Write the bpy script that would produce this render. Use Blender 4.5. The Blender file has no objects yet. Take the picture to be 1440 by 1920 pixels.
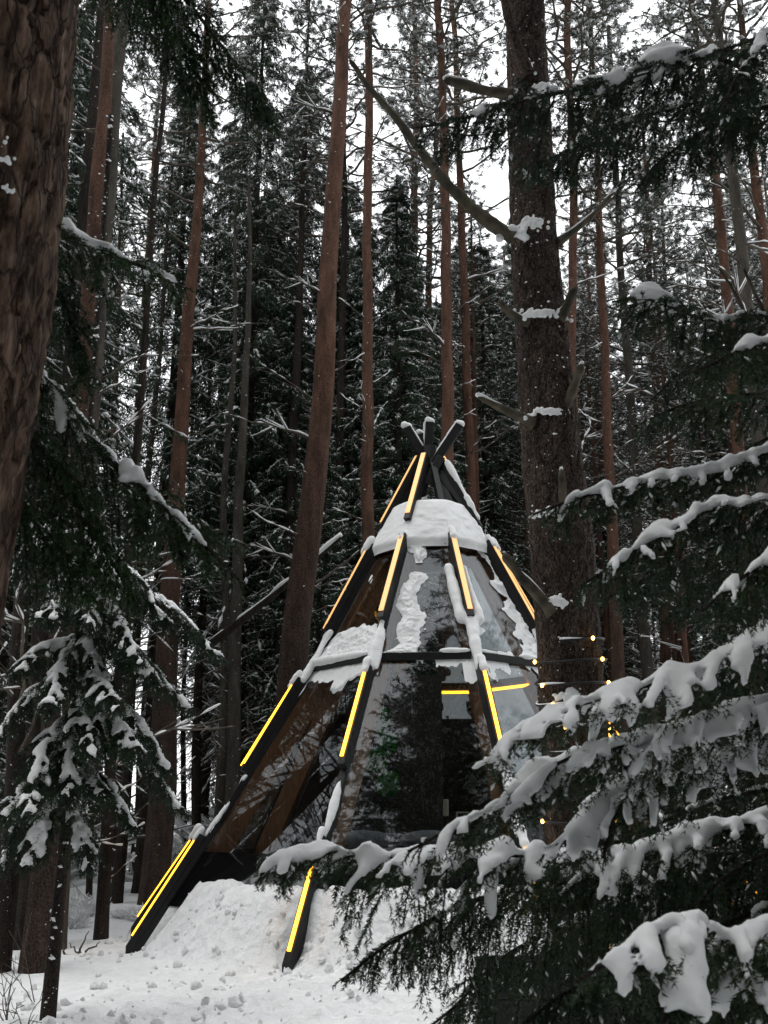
import bpy, math
import numpy as np
from mathutils import Vector, Matrix

# ------------------------------------------------------------------ camera, sky, sun, exposure
sc = bpy.context.scene
COL = sc.collection
FPX = 1950.0                      # focal length in pixels of the 1440x1920 photograph
PITCH = math.atan(580.0 / FPX)
EYE = 1.65
cam_d = bpy.data.cameras.new("camera")
cam = bpy.data.objects.new("camera", cam_d)
COL.objects.link(cam)
cam.location = (0, 0, EYE)
cam.rotation_euler = (math.pi / 2 + PITCH, 0, 0)
cam_d.sensor_fit = 'VERTICAL'
cam_d.sensor_height = 36.0
cam_d.lens = FPX / 1920.0 * 36.0
cam_d.clip_start = 0.05
cam_d.clip_end = 2000
cam_d.dof.use_dof = True
cam_d.dof.focus_distance = 12.0
cam_d.dof.aperture_fstop = 9.0
sc.camera = cam

SUN_EL, SUN_AZ = math.radians(66), math.radians(-105)
world = bpy.data.worlds.new("World")
sc.world = world
world.use_nodes = True
nt = world.node_tree
nt.nodes.clear()
sky = nt.nodes.new('ShaderNodeTexSky')
sky.sky_type = 'NISHITA'
sky.sun_disc = False
sky.sun_elevation = SUN_EL
sky.sun_rotation = SUN_AZ
sky.air_density = 1.0
sky.dust_density = 3.0
mixn = nt.nodes.new('ShaderNodeMix')
mixn.data_type = 'RGBA'
mixn.inputs[0].default_value = 0.88           # a closed cloud layer: almost all of the blue is gone
mixn.inputs[7].default_value = (9.2, 9.35, 9.4, 1)
bg = nt.nodes.new('ShaderNodeBackground')
bg.inputs[1].default_value = 0.15
wo = nt.nodes.new('ShaderNodeOutputWorld')
nt.links.new(sky.outputs[0], mixn.inputs[6])
nt.links.new(mixn.outputs[2], bg.inputs[0])
nt.links.new(bg.outputs[0], wo.inputs[0])

sun_d = bpy.data.lights.new("sun", 'SUN')
sun_d.energy = 0.6
sun_d.angle = math.radians(40)
sun_d.color = (1.0, 0.97, 0.93)
sun = bpy.data.objects.new("sun", sun_d)
COL.objects.link(sun)
# SUN_AZ is the compass bearing of the sun, clockwise from +Y
sun.rotation_euler = Vector((-math.sin(SUN_AZ) * math.cos(SUN_EL), -math.cos(SUN_AZ) * math.cos(SUN_EL), -math.sin(SUN_EL))).to_track_quat('-Z', 'Y').to_euler()

sc.view_settings.view_transform = 'Standard'
sc.view_settings.look = 'None'
sc.view_settings.exposure = 0.66
sc.view_settings.gamma = 1.0
sc.view_settings.use_curve_mapping = False
sc.render.engine = 'CYCLES'
cy = sc.cycles
cy.max_bounces = 6
cy.diffuse_bounces = 3
cy.glossy_bounces = 3
cy.transmission_bounces = 4
cy.transparent_max_bounces = 12
cy.caustics_reflective = False
cy.caustics_refractive = False
cy.use_denoising = True
cy.use_adaptive_sampling = True
cy.adaptive_threshold = 0.02

rng = np.random.default_rng(11)
CP, SP = math.cos(PITCH), math.sin(PITCH)


def at(u, v, Y):
    """World point seen at pixel (u, v) of the photograph, Y metres ahead of the camera."""
    x = (u - 720.0) / FPX
    up = (960.0 - v) / FPX
    d = np.array([x, CP - up * SP, SP + up * CP])
    return np.array([0, 0, EYE]) + d * (Y / d[1])


# ------------------------------------------------------------------ numpy helpers
def norm(a):
    return a / np.maximum(np.linalg.norm(a, axis=-1, keepdims=True), 1e-9)


def _hash(ix, iy, iz=0, seed=0):
    h = (ix.astype(np.int64) * 374761393 + iy.astype(np.int64) * 668265263 + np.int64(iz) * 2147483647 + seed * 1274126177) & 0x7fffffff
    h = ((h ^ (h >> 13)) * 1274126177) & 0x7fffffff
    h = h ^ (h >> 16)
    return (h & 0xffff) / 65535.0


def vnoise(x, y, seed=0):
    x = np.asarray(x, float); y = np.asarray(y, float)
    ix, iy = np.floor(x), np.floor(y)
    fx, fy = x - ix, y - iy
    fx, fy = fx * fx * (3 - 2 * fx), fy * fy * (3 - 2 * fy)
    a, b = _hash(ix, iy, 0, seed), _hash(ix + 1, iy, 0, seed)
    c, d = _hash(ix, iy + 1, 0, seed), _hash(ix + 1, iy + 1, 0, seed)
    return (a + (b - a) * fx) * (1 - fy) + (c + (d - c) * fx) * fy - 0.5


def fbm(x, y, octv=4, seed=0):
    s, a = 0, 1.0
    for o in range(octv):
        s = s + a * vnoise(np.asarray(x) * 2 ** o, np.asarray(y) * 2 ** o, seed + o * 17)
        a *= 0.5
    return s


def sstep(a, b, x):
    t = np.clip((x - a) / (b - a), 0, 1)
    return t * t * (3 - 2 * t)


class Geo:
    """Collects vertices and faces; build() makes one mesh of them."""
    def __init__(self):
        self.V, self.F, self.n = [], [], 0

    def add(self, V, F):
        V = np.asarray(V, float).reshape(-1, 3)
        for f in (F if isinstance(F, list) else [F]):
            f = np.asarray(f, np.int64)
            if len(f):
                self.F.append(f + self.n)
        self.V.append(V)
        self.n += len(V)
        return self

    def mesh(self, name, smooth=False, origin=None):
        me = bpy.data.meshes.new(name)
        V = np.concatenate(self.V) if self.V else np.zeros((0, 3))
        if origin is not None:
            V = V - np.asarray(origin)
        me.vertices.add(len(V))
        me.vertices.foreach_set("co", V.astype(np.float32).ravel())
        cnt = np.concatenate([np.full(len(f), f.shape[1]) for f in self.F]) if self.F else np.zeros(0, int)
        idx = np.concatenate([f.ravel() for f in self.F]) if self.F else np.zeros(0, int)
        me.loops.add(len(idx))
        me.loops.foreach_set("vertex_index", idx.astype(np.int32))
        me.polygons.add(len(cnt))
        st = np.zeros(len(cnt), np.int32)
        if len(cnt):
            st[1:] = np.cumsum(cnt)[:-1]
        me.polygons.foreach_set("loop_start", st)
        me.polygons.foreach_set("loop_total", cnt.astype(np.int32))
        if len(cnt):
            me.polygons.foreach_set("use_smooth", np.full(len(cnt), bool(smooth)))
        me.update(calc_edges=True)
        return me


def frames(P):
    T = np.gradient(P, axis=0)
    T = norm(T)
    ref = np.array([0, 0, 1.0]) if abs(T[:, 2]).mean() < 0.8 else np.array([0, 1.0, 0])
    A = norm(np.cross(T, ref))
    B = np.cross(A, T)
    return T, A, B


def tube(P, R, sides=6, cap=True):
    P = np.asarray(P, float)
    R = np.broadcast_to(np.asarray(R, float), (len(P),))
    T, A, B = frames(P)
    a = np.linspace(0, 2 * np.pi, sides, endpoint=False)
    V = P[:, None] + R[:, None, None] * (np.cos(a)[None, :, None] * A[:, None] + np.sin(a)[None, :, None] * B[:, None])
    n = len(P)
    i = np.arange(n - 1)[:, None] * sides
    j = np.arange(sides)[None, :]
    j2 = (j + 1) % sides
    F = np.stack([i + j, i + j2, i + sides + j2, i + sides + j], -1).reshape(-1, 4)
    V = V.reshape(-1, 3)
    fs = [F]
    if cap:
        V = np.concatenate([V, P[:1], P[-1:]])
        k = np.arange(sides)
        fs.append(np.stack([np.full(sides, n * sides), (k + 1) % sides, k], -1))
        fs.append(np.stack([np.full(sides, n * sides + 1), (n - 1) * sides + k, (n - 1) * sides + (k + 1) % sides], -1))
    return V, fs


def multi_tube(P, R, sides=3):
    """Many tubes at once: P (m, n, 3), R (m, n)."""
    m, n, _ = P.shape
    T = np.empty_like(P)
    T[:, 1:-1] = P[:, 2:] - P[:, :-2]
    T[:, 0] = P[:, 1] - P[:, 0]
    T[:, -1] = P[:, -1] - P[:, -2]
    T = norm(T)
    ref = np.where(np.abs(T[..., 2:3]) > 0.9, np.array([0, 1.0, 0]), np.array([0, 0, 1.0]))
    A = norm(np.cross(T, ref))
    B = np.cross(A, T)
    a = np.linspace(0, 2 * np.pi, sides, endpoint=False)
    V = P[:, :, None] + R[:, :, None, None] * (np.cos(a)[None, None, :, None] * A[:, :, None] + np.sin(a)[None, None, :, None] * B[:, :, None])
    b = (np.arange(m) * n * sides)[:, None, None] + (np.arange(n - 1) * sides)[None, :, None]
    j = np.arange(sides)[None, None, :]
    j2 = (j + 1) % sides
    F = np.stack([b + j, b + j2, b + sides + j2, b + sides + j], -1).reshape(-1, 4)
    return V.reshape(-1, 3), F


OCT_F = np.array([[0, 2, 4], [2, 1, 4], [1, 3, 4], [3, 0, 4], [2, 0, 5], [1, 2, 5], [3, 1, 5], [0, 3, 5]])


def octas(C, T, L, W, H):
    """Small pointed lumps: centres C, long axis T, half sizes L, W, H."""
    T = norm(T)
    S = norm(np.cross(T, np.array([0, 0, 1.0])) + 1e-6)
    U = np.cross(S, T)
    L, W, H = (np.broadcast_to(np.asarray(q, float), (len(C),))[:, None] for q in (L, W, H))
    V = np.stack([C + T * L, C - T * L, C + S * W, C - S * W, C + U * H, C - U * H * .5], 1)
    F = OCT_F[None] + (np.arange(len(C)) * 6)[:, None, None]
    return V.reshape(-1, 3), F.reshape(-1, 3)


def resample(P, step):
    P = np.asarray(P, float)
    # Catmull-Rom through the given points
    Q = np.concatenate([[2 * P[0] - P[1]], P, [2 * P[-1] - P[-2]]])
    out = []
    for i in range(1, len(Q) - 2):
        t = np.linspace(0, 1, 12, endpoint=False)[:, None]
        p0, p1, p2, p3 = Q[i - 1], Q[i], Q[i + 1], Q[i + 2]
        out.append(.5 * (2 * p1 + (p2 - p0) * t + (2 * p0 - 5 * p1 + 4 * p2 - p3) * t ** 2 + (3 * p1 - p0 - 3 * p2 + p3) * t ** 3))
    P = np.concatenate(out + [P[-1:]])
    d = np.concatenate([[0], np.cumsum(np.linalg.norm(np.diff(P, axis=0), axis=1))])
    n = max(4, int(d[-1] / step) + 1)
    s = np.linspace(0, d[-1], n)
    return np.stack([np.interp(s, d, P[:, k]) for k in range(3)], 1), s


def surface_nets(f, iso, origin, h):
    ins = f > iso
    nx, ny, nz = f.shape
    offs = [(a, b, c) for a in (0, 1) for b in (0, 1) for c in (0, 1)]
    cnt = np.zeros((nx - 1, ny - 1, nz - 1), np.int8)
    for a, b, c in offs:
        cnt += ins[a:nx - 1 + a, b:ny - 1 + b, c:nz - 1 + c]
    act = (cnt > 0) & (cnt < 8)
    I = np.argwhere(act)
    if not len(I):
        return np.zeros((0, 3)), np.zeros((0, 4), int)
    idx = np.full(act.shape, -1, np.int64)
    idx[act] = np.arange(len(I))
    acc = np.zeros((len(I), 3)); w = np.zeros(len(I))
    for (a, b, c) in offs:
        for ax in range(3):
            if (a, b, c)[ax]:
                continue
            e = [a, b, c]; e[ax] = 1
            f0 = f[I[:, 0] + a, I[:, 1] + b, I[:, 2] + c]
            f1 = f[I[:, 0] + e[0], I[:, 1] + e[1], I[:, 2] + e[2]]
            x = (f0 > iso) != (f1 > iso)
            t = np.where(x, (iso - f0) / np.where(x, f1 - f0, 1), 0)
            p = np.tile(np.array([a, b, c], float), (len(I), 1))
            p[:, ax] = t
            acc[x] += p[x]; w[x] += 1
    V = (I + acc / w[:, None]) * h + origin
    quads = []
    for ax in range(3):
        sl0 = [slice(1, n - 1) for n in f.shape]; sl1 = list(sl0)
        sl0[ax] = slice(0, f.shape[ax] - 1); sl1[ax] = slice(1, f.shape[ax])
        s0, s1 = ins[tuple(sl0)], ins[tuple(sl1)]
        E = np.argwhere(s0 != s1)
        if not len(E):
            continue
        flip = s0[s0 != s1]
        sh = np.ones(3, int); sh[ax] = 0
        E = E + sh
        o1, o2 = [k for k in range(3) if k != ax]
        d1 = np.zeros(3, int); d1[o1] = 1
        d2 = np.zeros(3, int); d2[o2] = 1
        c = [E - d1 - d2, E - d2, E, E - d1]
        q = np.stack([idx[tuple(k.T)] for k in c], -1)
        if ax == 1:
            flip = ~flip
        q = np.where(flip[:, None], q, q[:, ::-1])
        quads.append(q)
    Q = np.concatenate(quads)
    return V, Q[(Q >= 0).all(1)]


def snow_blobs(P, R, h, zs=1.0):
    """Soft union of balls P with radii R as one surface of cell size h."""
    P = np.asarray(P, float); R = np.asarray(R, float)
    S = np.array([1, 1, 1 / zs])
    Q = P * S
    lo = Q.min(0) - R.max() - 5 * h
    hi = Q.max(0) + R.max() + 5 * h
    n = np.ceil((hi - lo) / h).astype(int) + 1
    f = np.full(n, -2.5, np.float32)
    for p, r in zip(Q, R):
        rr = r + 2.5 * h
        a = np.maximum(np.floor((p - rr - lo) / h).astype(int), 0)
        b = np.minimum(np.ceil((p + rr - lo) / h).astype(int) + 1, n)
        gx = (np.arange(a[0], b[0]) * h + lo[0] - p[0]) ** 2
        gy = (np.arange(a[1], b[1]) * h + lo[1] - p[1]) ** 2
        gz_ = (np.arange(a[2], b[2]) * h + lo[2] - p[2]) ** 2
        d = (r - np.sqrt(gx[:, None, None] + gy[None, :, None] + gz_[None, None, :])) / h
        v = f[a[0]:b[0], a[1]:b[1], a[2]:b[2]]
        np.maximum(v, d, out=v)
    f = np.minimum(f, 3.0)
    for _ in range(2):                            # soften the creases between neighbouring lumps
        for ax in range(3):
            g_ = f.copy()
            sl = [slice(None)] * 3; sm_ = list(sl); sp_ = list(sl)
            sl[ax] = slice(1, -1); sm_[ax] = slice(0, -2); sp_[ax] = slice(2, None)
            g_[tuple(sl)] = .25 * f[tuple(sm_)] + .5 * f[tuple(sl)] + .25 * f[tuple(sp_)]
            f = g_
    V, F = surface_nets(f, -.12, lo, h)
    return V / S, F


# ------------------------------------------------------------------ objects
def thing(name, label, cat, loc=(0, 0, 0), group=None, kind=None):
    o = bpy.data.objects.new(name, None)
    COL.objects.link(o)
    o.empty_display_size = .2
    o.location = tuple(float(q) for q in loc)
    tag(o, label, cat, group, kind)
    return o


def tag(o, label=None, cat=None, group=None, kind=None):
    for k, v in (("label", label), ("category", cat), ("group", group), ("kind", kind)):
        if v:
            o[k] = v
    return o


def obj(name, me, mat=None, parent=None, kind=None, loc=None):
    o = bpy.data.objects.new(name, me)
    COL.objects.link(o)
    if mat is not None and len(me.materials) == 0:
        me.materials.append(mat)
    if parent is not None:
        o.parent = parent
    if loc is not None:
        o.location = tuple(float(q) for q in loc)
    if kind:
        o["kind"] = kind
    return o


# ------------------------------------------------------------------ materials
def mat(name):
    m = bpy.data.materials.new(name)
    m.use_nodes = True
    n = m.node_tree.nodes
    return m, n, m.node_tree.links, n["Principled BSDF"]


def ramp(n, stops):
    r = n.new('ShaderNodeValToRGB')
    e = r.color_ramp.elements
    e[0].position, e[0].color = stops[0][0], (*stops[0][1], 1)
    e[1].position, e[1].color = stops[-1][0], (*stops[-1][1], 1)
    for p, c in stops[1:-1]:
        q = e.new(p)
        q.color = (*c, 1)
    return r


def noise_mat(name, stops, scale=8, stretch=(1, 1, 1), rough=.8, bump=0, bdist=.01, detail=5, spec=.3, coord='Object'):
    m, n, l, b = mat(name)
    tc = n.new('ShaderNodeTexCoord'); mp = n.new('ShaderNodeMapping')
    mp.inputs['Scale'].default_value = stretch
    no = n.new('ShaderNodeTexNoise')
    no.inputs['Scale'].default_value = scale
    no.inputs['Detail'].default_value = detail
    r = ramp(n, stops)
    l.new(tc.outputs[coord], mp.inputs[0]); l.new(mp.outputs[0], no.inputs[0])
    l.new(no.outputs[0], r.inputs[0]); l.new(r.outputs[0], b.inputs['Base Color'])
    b.inputs['Roughness'].default_value = rough
    b.inputs['Specular IOR Level'].default_value = spec
    if bump:
        bp = n.new('ShaderNodeBump')
        bp.inputs['Strength'].default_value = bump
        bp.inputs['Distance'].default_value = bdist
        l.new(no.outputs[0], bp.inputs['Height']); l.new(bp.outputs[0], b.inputs['Normal'])
    return m


def bark_mat(name, c_deep, c_mid, c_top, vs=(14, 14, 5), bump=.8, bdist=.02, upper=None, up_z=(6, 12)):
    """Plated bark: stretched Voronoi plates over noise; optional upper colour with height along the trunk."""
    m, n, l, b = mat(name)
    tc = n.new('ShaderNodeTexCoord'); mp = n.new('ShaderNodeMapping')
    mp.inputs['Scale'].default_value = vs
    no = n.new('ShaderNodeTexNoise'); no.inputs['Scale'].default_value = 2.2; no.inputs['Detail'].default_value = 6
    l.new(tc.outputs['Object'], mp.inputs[0])
    l.new(mp.outputs[0], no.inputs[0])
    ad = n.new('ShaderNodeVectorMath'); ad.operation = 'MULTIPLY_ADD'
    ad.inputs[1].default_value = (.5, .5, .5)
    l.new(no.outputs[1], ad.inputs[0]); l.new(mp.outputs[0], ad.inputs[2])
    vo = n.new('ShaderNodeTexVoronoi'); vo.feature = 'DISTANCE_TO_EDGE'
    l.new(ad.outputs[0], vo.inputs[0])
    vr = n.new('ShaderNodeTexVoronoi'); vr.feature = 'F1'
    l.new(ad.outputs[0], vr.inputs[0])
    mx = n.new('ShaderNodeMath'); mx.operation = 'MULTIPLY_ADD'
    mx.inputs[1].default_value = .9
    l.new(vo.outputs[0], mx.inputs[0])
    no2 = n.new('ShaderNodeTexNoise'); no2.inputs['Scale'].default_value = 5; no2.inputs['Detail'].default_value = 8
    l.new(mp.outputs[0], no2.inputs[0])
    sb = n.new('ShaderNodeMath'); sb.operation = 'SUBTRACT'; sb.inputs[1].default_value = .18
    l.new(no2.outputs[0], sb.inputs[0]); l.new(sb.outputs[0], mx.inputs[2])
    r = ramp(n, [(.22, c_deep), (.40, c_mid), (.62, c_top)])
    l.new(mx.outputs[0], r.inputs[0])
    col = r.outputs[0]
    if upper:
        sx = n.new('ShaderNodeSeparateXYZ'); l.new(tc.outputs['Object'], sx.inputs[0])
        mr = n.new('ShaderNodeMapRange')
        mr.inputs[1].default_value, mr.inputs[2].default_value = up_z
        l.new(sx.outputs[2], mr.inputs[0])
        r2 = ramp(n, [(.20, tuple(q * .25 for q in upper)), (.40, upper), (.66, tuple(min(1, q * 1.25) for q in upper))])
        l.new(mx.outputs[0], r2.inputs[0])
        mm = n.new('ShaderNodeMix'); mm.data_type = 'RGBA'
        l.new(mr.outputs[0], mm.inputs[0]); l.new(col, mm.inputs[6]); l.new(r2.outputs[0], mm.inputs[7])
        col = mm.outputs[2]
    mp2 = n.new('ShaderNodeMapping'); mp2.inputs['Scale'].default_value = (3.5, 3.5, .9)
    l.new(tc.outputs['Object'], mp2.inputs[0])
    big_ = n.new('ShaderNodeTexNoise'); big_.inputs['Scale'].default_value = 1.6; big_.inputs['Detail'].default_value = 6; big_.inputs['Roughness'].default_value = .7
    l.new(mp2.outputs[0], big_.inputs[0])
    mr2 = n.new('ShaderNodeMapRange'); mr2.inputs[1].default_value = .32; mr2.inputs[2].default_value = .68; mr2.inputs[3].default_value = .42; mr2.inputs[4].default_value = 1.45
    l.new(big_.outputs[0], mr2.inputs[0])
    vm = n.new('ShaderNodeVectorMath'); vm.operation = 'SCALE'
    l.new(col, vm.inputs[0]); l.new(mr2.outputs[0], vm.inputs['Scale'])
    l.new(vm.outputs[0], b.inputs['Base Color'])
    b.inputs['Roughness'].default_value = .9
    b.inputs['Specular IOR Level'].default_value = .2
    bp = n.new('ShaderNodeBump'); bp.inputs['Strength'].default_value = bump; bp.inputs['Distance'].default_value = bdist
    l.new(mx.outputs[0], bp.inputs['Height']); l.new(bp.outputs[0], b.inputs['Normal'])
    return m


M = {}
M['snow'] = noise_mat('fresh_snow', [(.3, (.83, .85, .86)), (.7, (.90, .91, .915))], 14, rough=.75, bump=.35, bdist=.02, detail=8)
M['snow_ground'] = noise_mat('ground_snow', [(.3, (.80, .82, .83)), (.7, (.89, .90, .905))], 7, rough=.8, bump=.9, bdist=.08, detail=12)
M['snow_far'] = noise_mat('snow_on_twigs', [(.3, (.82, .84, .85)), (.7, (.90, .91, .915))], 3, rough=.85)
M['needle'] = noise_mat('spruce_needle', [(.3, (.006, .022, .006)), (.55, (.016, .042, .011)), (.75, (.042, .070, .018))], 3.5, rough=.5, spec=.35)
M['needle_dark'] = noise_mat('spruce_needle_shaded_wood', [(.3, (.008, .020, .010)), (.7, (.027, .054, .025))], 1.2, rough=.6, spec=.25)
M['needle_left'] = noise_mat('spruce_needle_green', [(.3, (.007, .027, .005)), (.7, (.022, .060, .012))], 3, rough=.5, spec=.3)
M['needle_pine'] = noise_mat('pine_needle', [(.3, (.014, .023, .015)), (.7, (.035, .050, .030))], 1.5, rough=.6)
M['dead_twig'] = noise_mat('dead_twig', [(.3, (.06, .05, .042)), (.7, (.13, .11, .085))], 20, rough=.9)
M['dead_branch'] = noise_mat('barkless_branch', [(.3, (.026, .022, .017)), (.5, (.066, .058, .040)), (.75, (.135, .118, .085))], 9, stretch=(1, 1, 1), rough=.85, bump=.6, bdist=.01)


def fissured_bark(name):
    m, n, l, b = mat(name)
    tc = n.new('ShaderNodeTexCoord'); mp = n.new('ShaderNodeMapping'); mp.inputs['Scale'].default_value = (10, 10, 2.8)
    l.new(tc.outputs['Object'], mp.inputs[0])
    no = n.new('ShaderNodeTexNoise'); no.inputs['Scale'].default_value = 1.0; no.inputs['Detail'].default_value = 4; no.inputs['Distortion'].default_value = .15
    l.new(mp.outputs[0], no.inputs[0])
    sb = n.new('ShaderNodeMath'); sb.operation = 'SUBTRACT'; sb.inputs[1].default_value = .5
    ab = n.new('ShaderNodeMath'); ab.operation = 'ABSOLUTE'
    l.new(no.outputs[0], sb.inputs[0]); l.new(sb.outputs[0], ab.inputs[0])
    f = n.new('ShaderNodeTexNoise'); f.inputs['Scale'].default_value = 3.2; f.inputs['Detail'].default_value = 10; f.inputs['Roughness'].default_value = .65
    l.new(mp.outputs[0], f.inputs[0])
    ds = n.new('ShaderNodeVectorMath'); ds.operation = 'MULTIPLY_ADD'; ds.inputs[1].default_value = (.42, .42, .42)
    n3 = n.new('ShaderNodeTexNoise'); n3.inputs['Scale'].default_value = 1.6; n3.inputs['Detail'].default_value = 5
    l.new(mp.outputs[0], n3.inputs[0]); l.new(n3.outputs[1], ds.inputs[0]); l.new(mp.outputs[0], ds.inputs[2])
    vo = n.new('ShaderNodeTexVoronoi'); vo.feature = 'DISTANCE_TO_EDGE'; vo.inputs['Scale'].default_value = 1.5
    l.new(ds.outputs[0], vo.inputs[0])
    v2 = n.new('ShaderNodeMath'); v2.operation = 'MULTIPLY'; v2.inputs[1].default_value = 1.5
    l.new(vo.outputs[0], v2.inputs[0])
    mi = n.new('ShaderNodeMath'); mi.operation = 'MINIMUM'
    l.new(ab.outputs[0], mi.inputs[0]); l.new(v2.outputs[0], mi.inputs[1])
    cr = ramp(n, [(0.0, (.10, .10, .10)), (.035, (.55, .55, .55)), (.11, (1, 1, 1))])
    l.new(mi.outputs[0], cr.inputs[0])
    pl = ramp(n, [(.30, (.024, .014, .009)), (.45, (.085, .050, .033)), (.56, (.155, .100, .070)), (.68, (.26, .19, .145))])
    l.new(f.outputs[0], pl.inputs[0])
    mx = n.new('ShaderNodeMix'); mx.data_type = 'RGBA'; mx.inputs[6].default_value = (.020, .012, .009, 1)
    l.new(cr.outputs[0], mx.inputs[0]); l.new(pl.outputs[0], mx.inputs[7]); l.new(mx.outputs[2], b.inputs['Base Color'])
    b.inputs['Roughness'].default_value = .9; b.inputs['Specular IOR Level'].default_value = .2
    ad = n.new('ShaderNodeMath'); ad.operation = 'MULTIPLY_ADD'; ad.inputs[1].default_value = .45
    l.new(f.outputs[0], ad.inputs[0]); l.new(cr.outputs[0], ad.inputs[2])
    bp = n.new('ShaderNodeBump'); bp.inputs['Strength'].default_value = .9; bp.inputs['Distance'].default_value = .016
    l.new(ad.outputs[0], bp.inputs['Height']); l.new(bp.outputs[0], b.inputs['Normal'])
    return m


M['bark_near'] = fissured_bark('fissured_bark_close')
M['bark_big'] = bark_mat('old_spruce_bark', (.012, .008, .006), (.050, .035, .027), (.120, .090, .072), (15, 15, 6.5), 1.0, .016)
M['bark_pine'] = bark_mat('pine_bark', (.012, .008, .006), (.045, .030, .023), (.10, .070, .055), (16, 16, 6), 1.0, .016, upper=(.125, .066, .045), up_z=(4, 9))
M['bark_spruce'] = bark_mat('spruce_bark', (.008, .006, .005), (.026, .019, .015), (.058, .046, .038), (18, 18, 8), 1.0, .015)
M['bark_grey'] = bark_mat('grey_spruce_bark', (.020, .018, .015), (.060, .053, .043), (.10, .088, .072), (22, 22, 14), .6, .01)
M['black_wood'] = noise_mat('black_stained_wood', [(.3, (.006, .006, .007)), (.7, (.016, .016, .017))], 12, stretch=(6, 6, 1), rough=.45, bump=.2, bdist=.005)
M['brown_wood'] = noise_mat('oiled_brown_wood', [(.25, (.15, .066, .028)), (.75, (.32, .155, .072))], 5, stretch=(7, 7, 1), rough=.5, bump=.15, bdist=.005)
M['wall_board'] = noise_mat('dark_brown_panel', [(.3, (.030, .025, .021)), (.7, (.05, .042, .036))], 6, rough=.7)
M['floor_wood'] = noise_mat('floor_boards', [(.3, (.06, .04, .028)), (.7, (.10, .07, .05))], 5, stretch=(1, 8, 1), rough=.5)
M['cloth_grey'] = noise_mat('grey_bedding', [(.3, (.10, .105, .115)), (.7, (.17, .18, .19))], 9, rough=.9, bump=.3)
M['cream'] = noise_mat('cream_plaster', [(.3, (.55, .47, .36)), (.7, (.65, .56, .44))], 9, rough=.7)
M['moss'] = noise_mat('green_moss', [(.3, (.006, .06, .006)), (.7, (.02, .17, .016))], 25, rough=.9, bump=1, bdist=.02)
M['hut_wood'] = noise_mat('dark_hut_boards', [(.3, (.03, .03, .03)), (.7, (.06, .06, .06))], 6, rough=.8)
M['wire'] = noise_mat('black_cable', [(.3, (.01, .01, .01)), (.7, (.02, .02, .02))], 9, rough=.5)
M['leaf_brown'] = noise_mat('withered_leaf', [(.3, (.05, .045, .015)), (.7, (.12, .09, .03))], 9, rough=.7)


def glow_mat(name, col, strength, base=(.5, .4, .2)):
    m, n, l, b = mat(name)
    b.inputs['Base Color'].default_value = (*base, 1)
    no = n.new('ShaderNodeTexNoise'); no.inputs['Scale'].default_value = 30
    mr = n.new('ShaderNodeMapRange')
    mr.inputs[3].default_value = strength * .8; mr.inputs[4].default_value = strength * 1.2
    l.new(no.outputs[0], mr.inputs[0]); l.new(mr.outputs[0], b.inputs['Emission Strength'])
    b.inputs['Emission Color'].default_value = (*col, 1)
    return m


M['led'] = glow_mat('lit_led_strip', (1.0, .40, .016), 3.4)
M['led_snowy'] = glow_mat('led_strip_under_snow', (1.0, .49, .16), .80, (.30, .26, .2))
M['bulb'] = glow_mat('lit_fairy_bulb', (1.0, .55, .10), 7.0)


def glass_mat():
    m, n, l, b = mat('window_glass')
    n.remove(b)
    out = n['Material Output']
    tr = n.new('ShaderNodeBsdfTransparent'); tr.inputs[0].default_value = (.80, .82, .82, 1)
    gl = n.new('ShaderNodeBsdfGlossy'); gl.inputs['Roughness'].default_value = .01
    gl.inputs[0].default_value = (.95, .97, 1, 1)
    lw = n.new('ShaderNodeLayerWeight'); lw.inputs[0].default_value = .5
    pw = n.new('ShaderNodeMath'); pw.operation = 'POWER'; pw.inputs[1].default_value = 5.0
    fr = n.new('ShaderNodeMath'); fr.operation = 'MULTIPLY_ADD'; fr.inputs[1].default_value = .93; fr.inputs[2].default_value = .045
    l.new(lw.outputs['Facing'], pw.inputs[0]); l.new(pw.outputs[0], fr.inputs[0])
    mx = n.new('ShaderNodeMixShader')
    l.new(fr.outputs[0], mx.inputs[0]); l.new(tr.outputs[0], mx.inputs[1]); l.new(gl.outputs[0], mx.inputs[2])
    l.new(mx.outputs[0], out.inputs[0])
    return m


M['glass'] = glass_mat()
m_, n_, l_, b_ = mat('black_gloss_panel')
b_.inputs['Base Color'].default_value = (.004, .004, .005, 1)
b_.inputs['Roughness'].default_value = .04
b_.inputs['Specular IOR Level'].default_value = .7
M['gloss'] = m_

# ------------------------------------------------------------------ ground
TX, TY = 0.70, 15.0               # axis of the glass teepee


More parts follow.
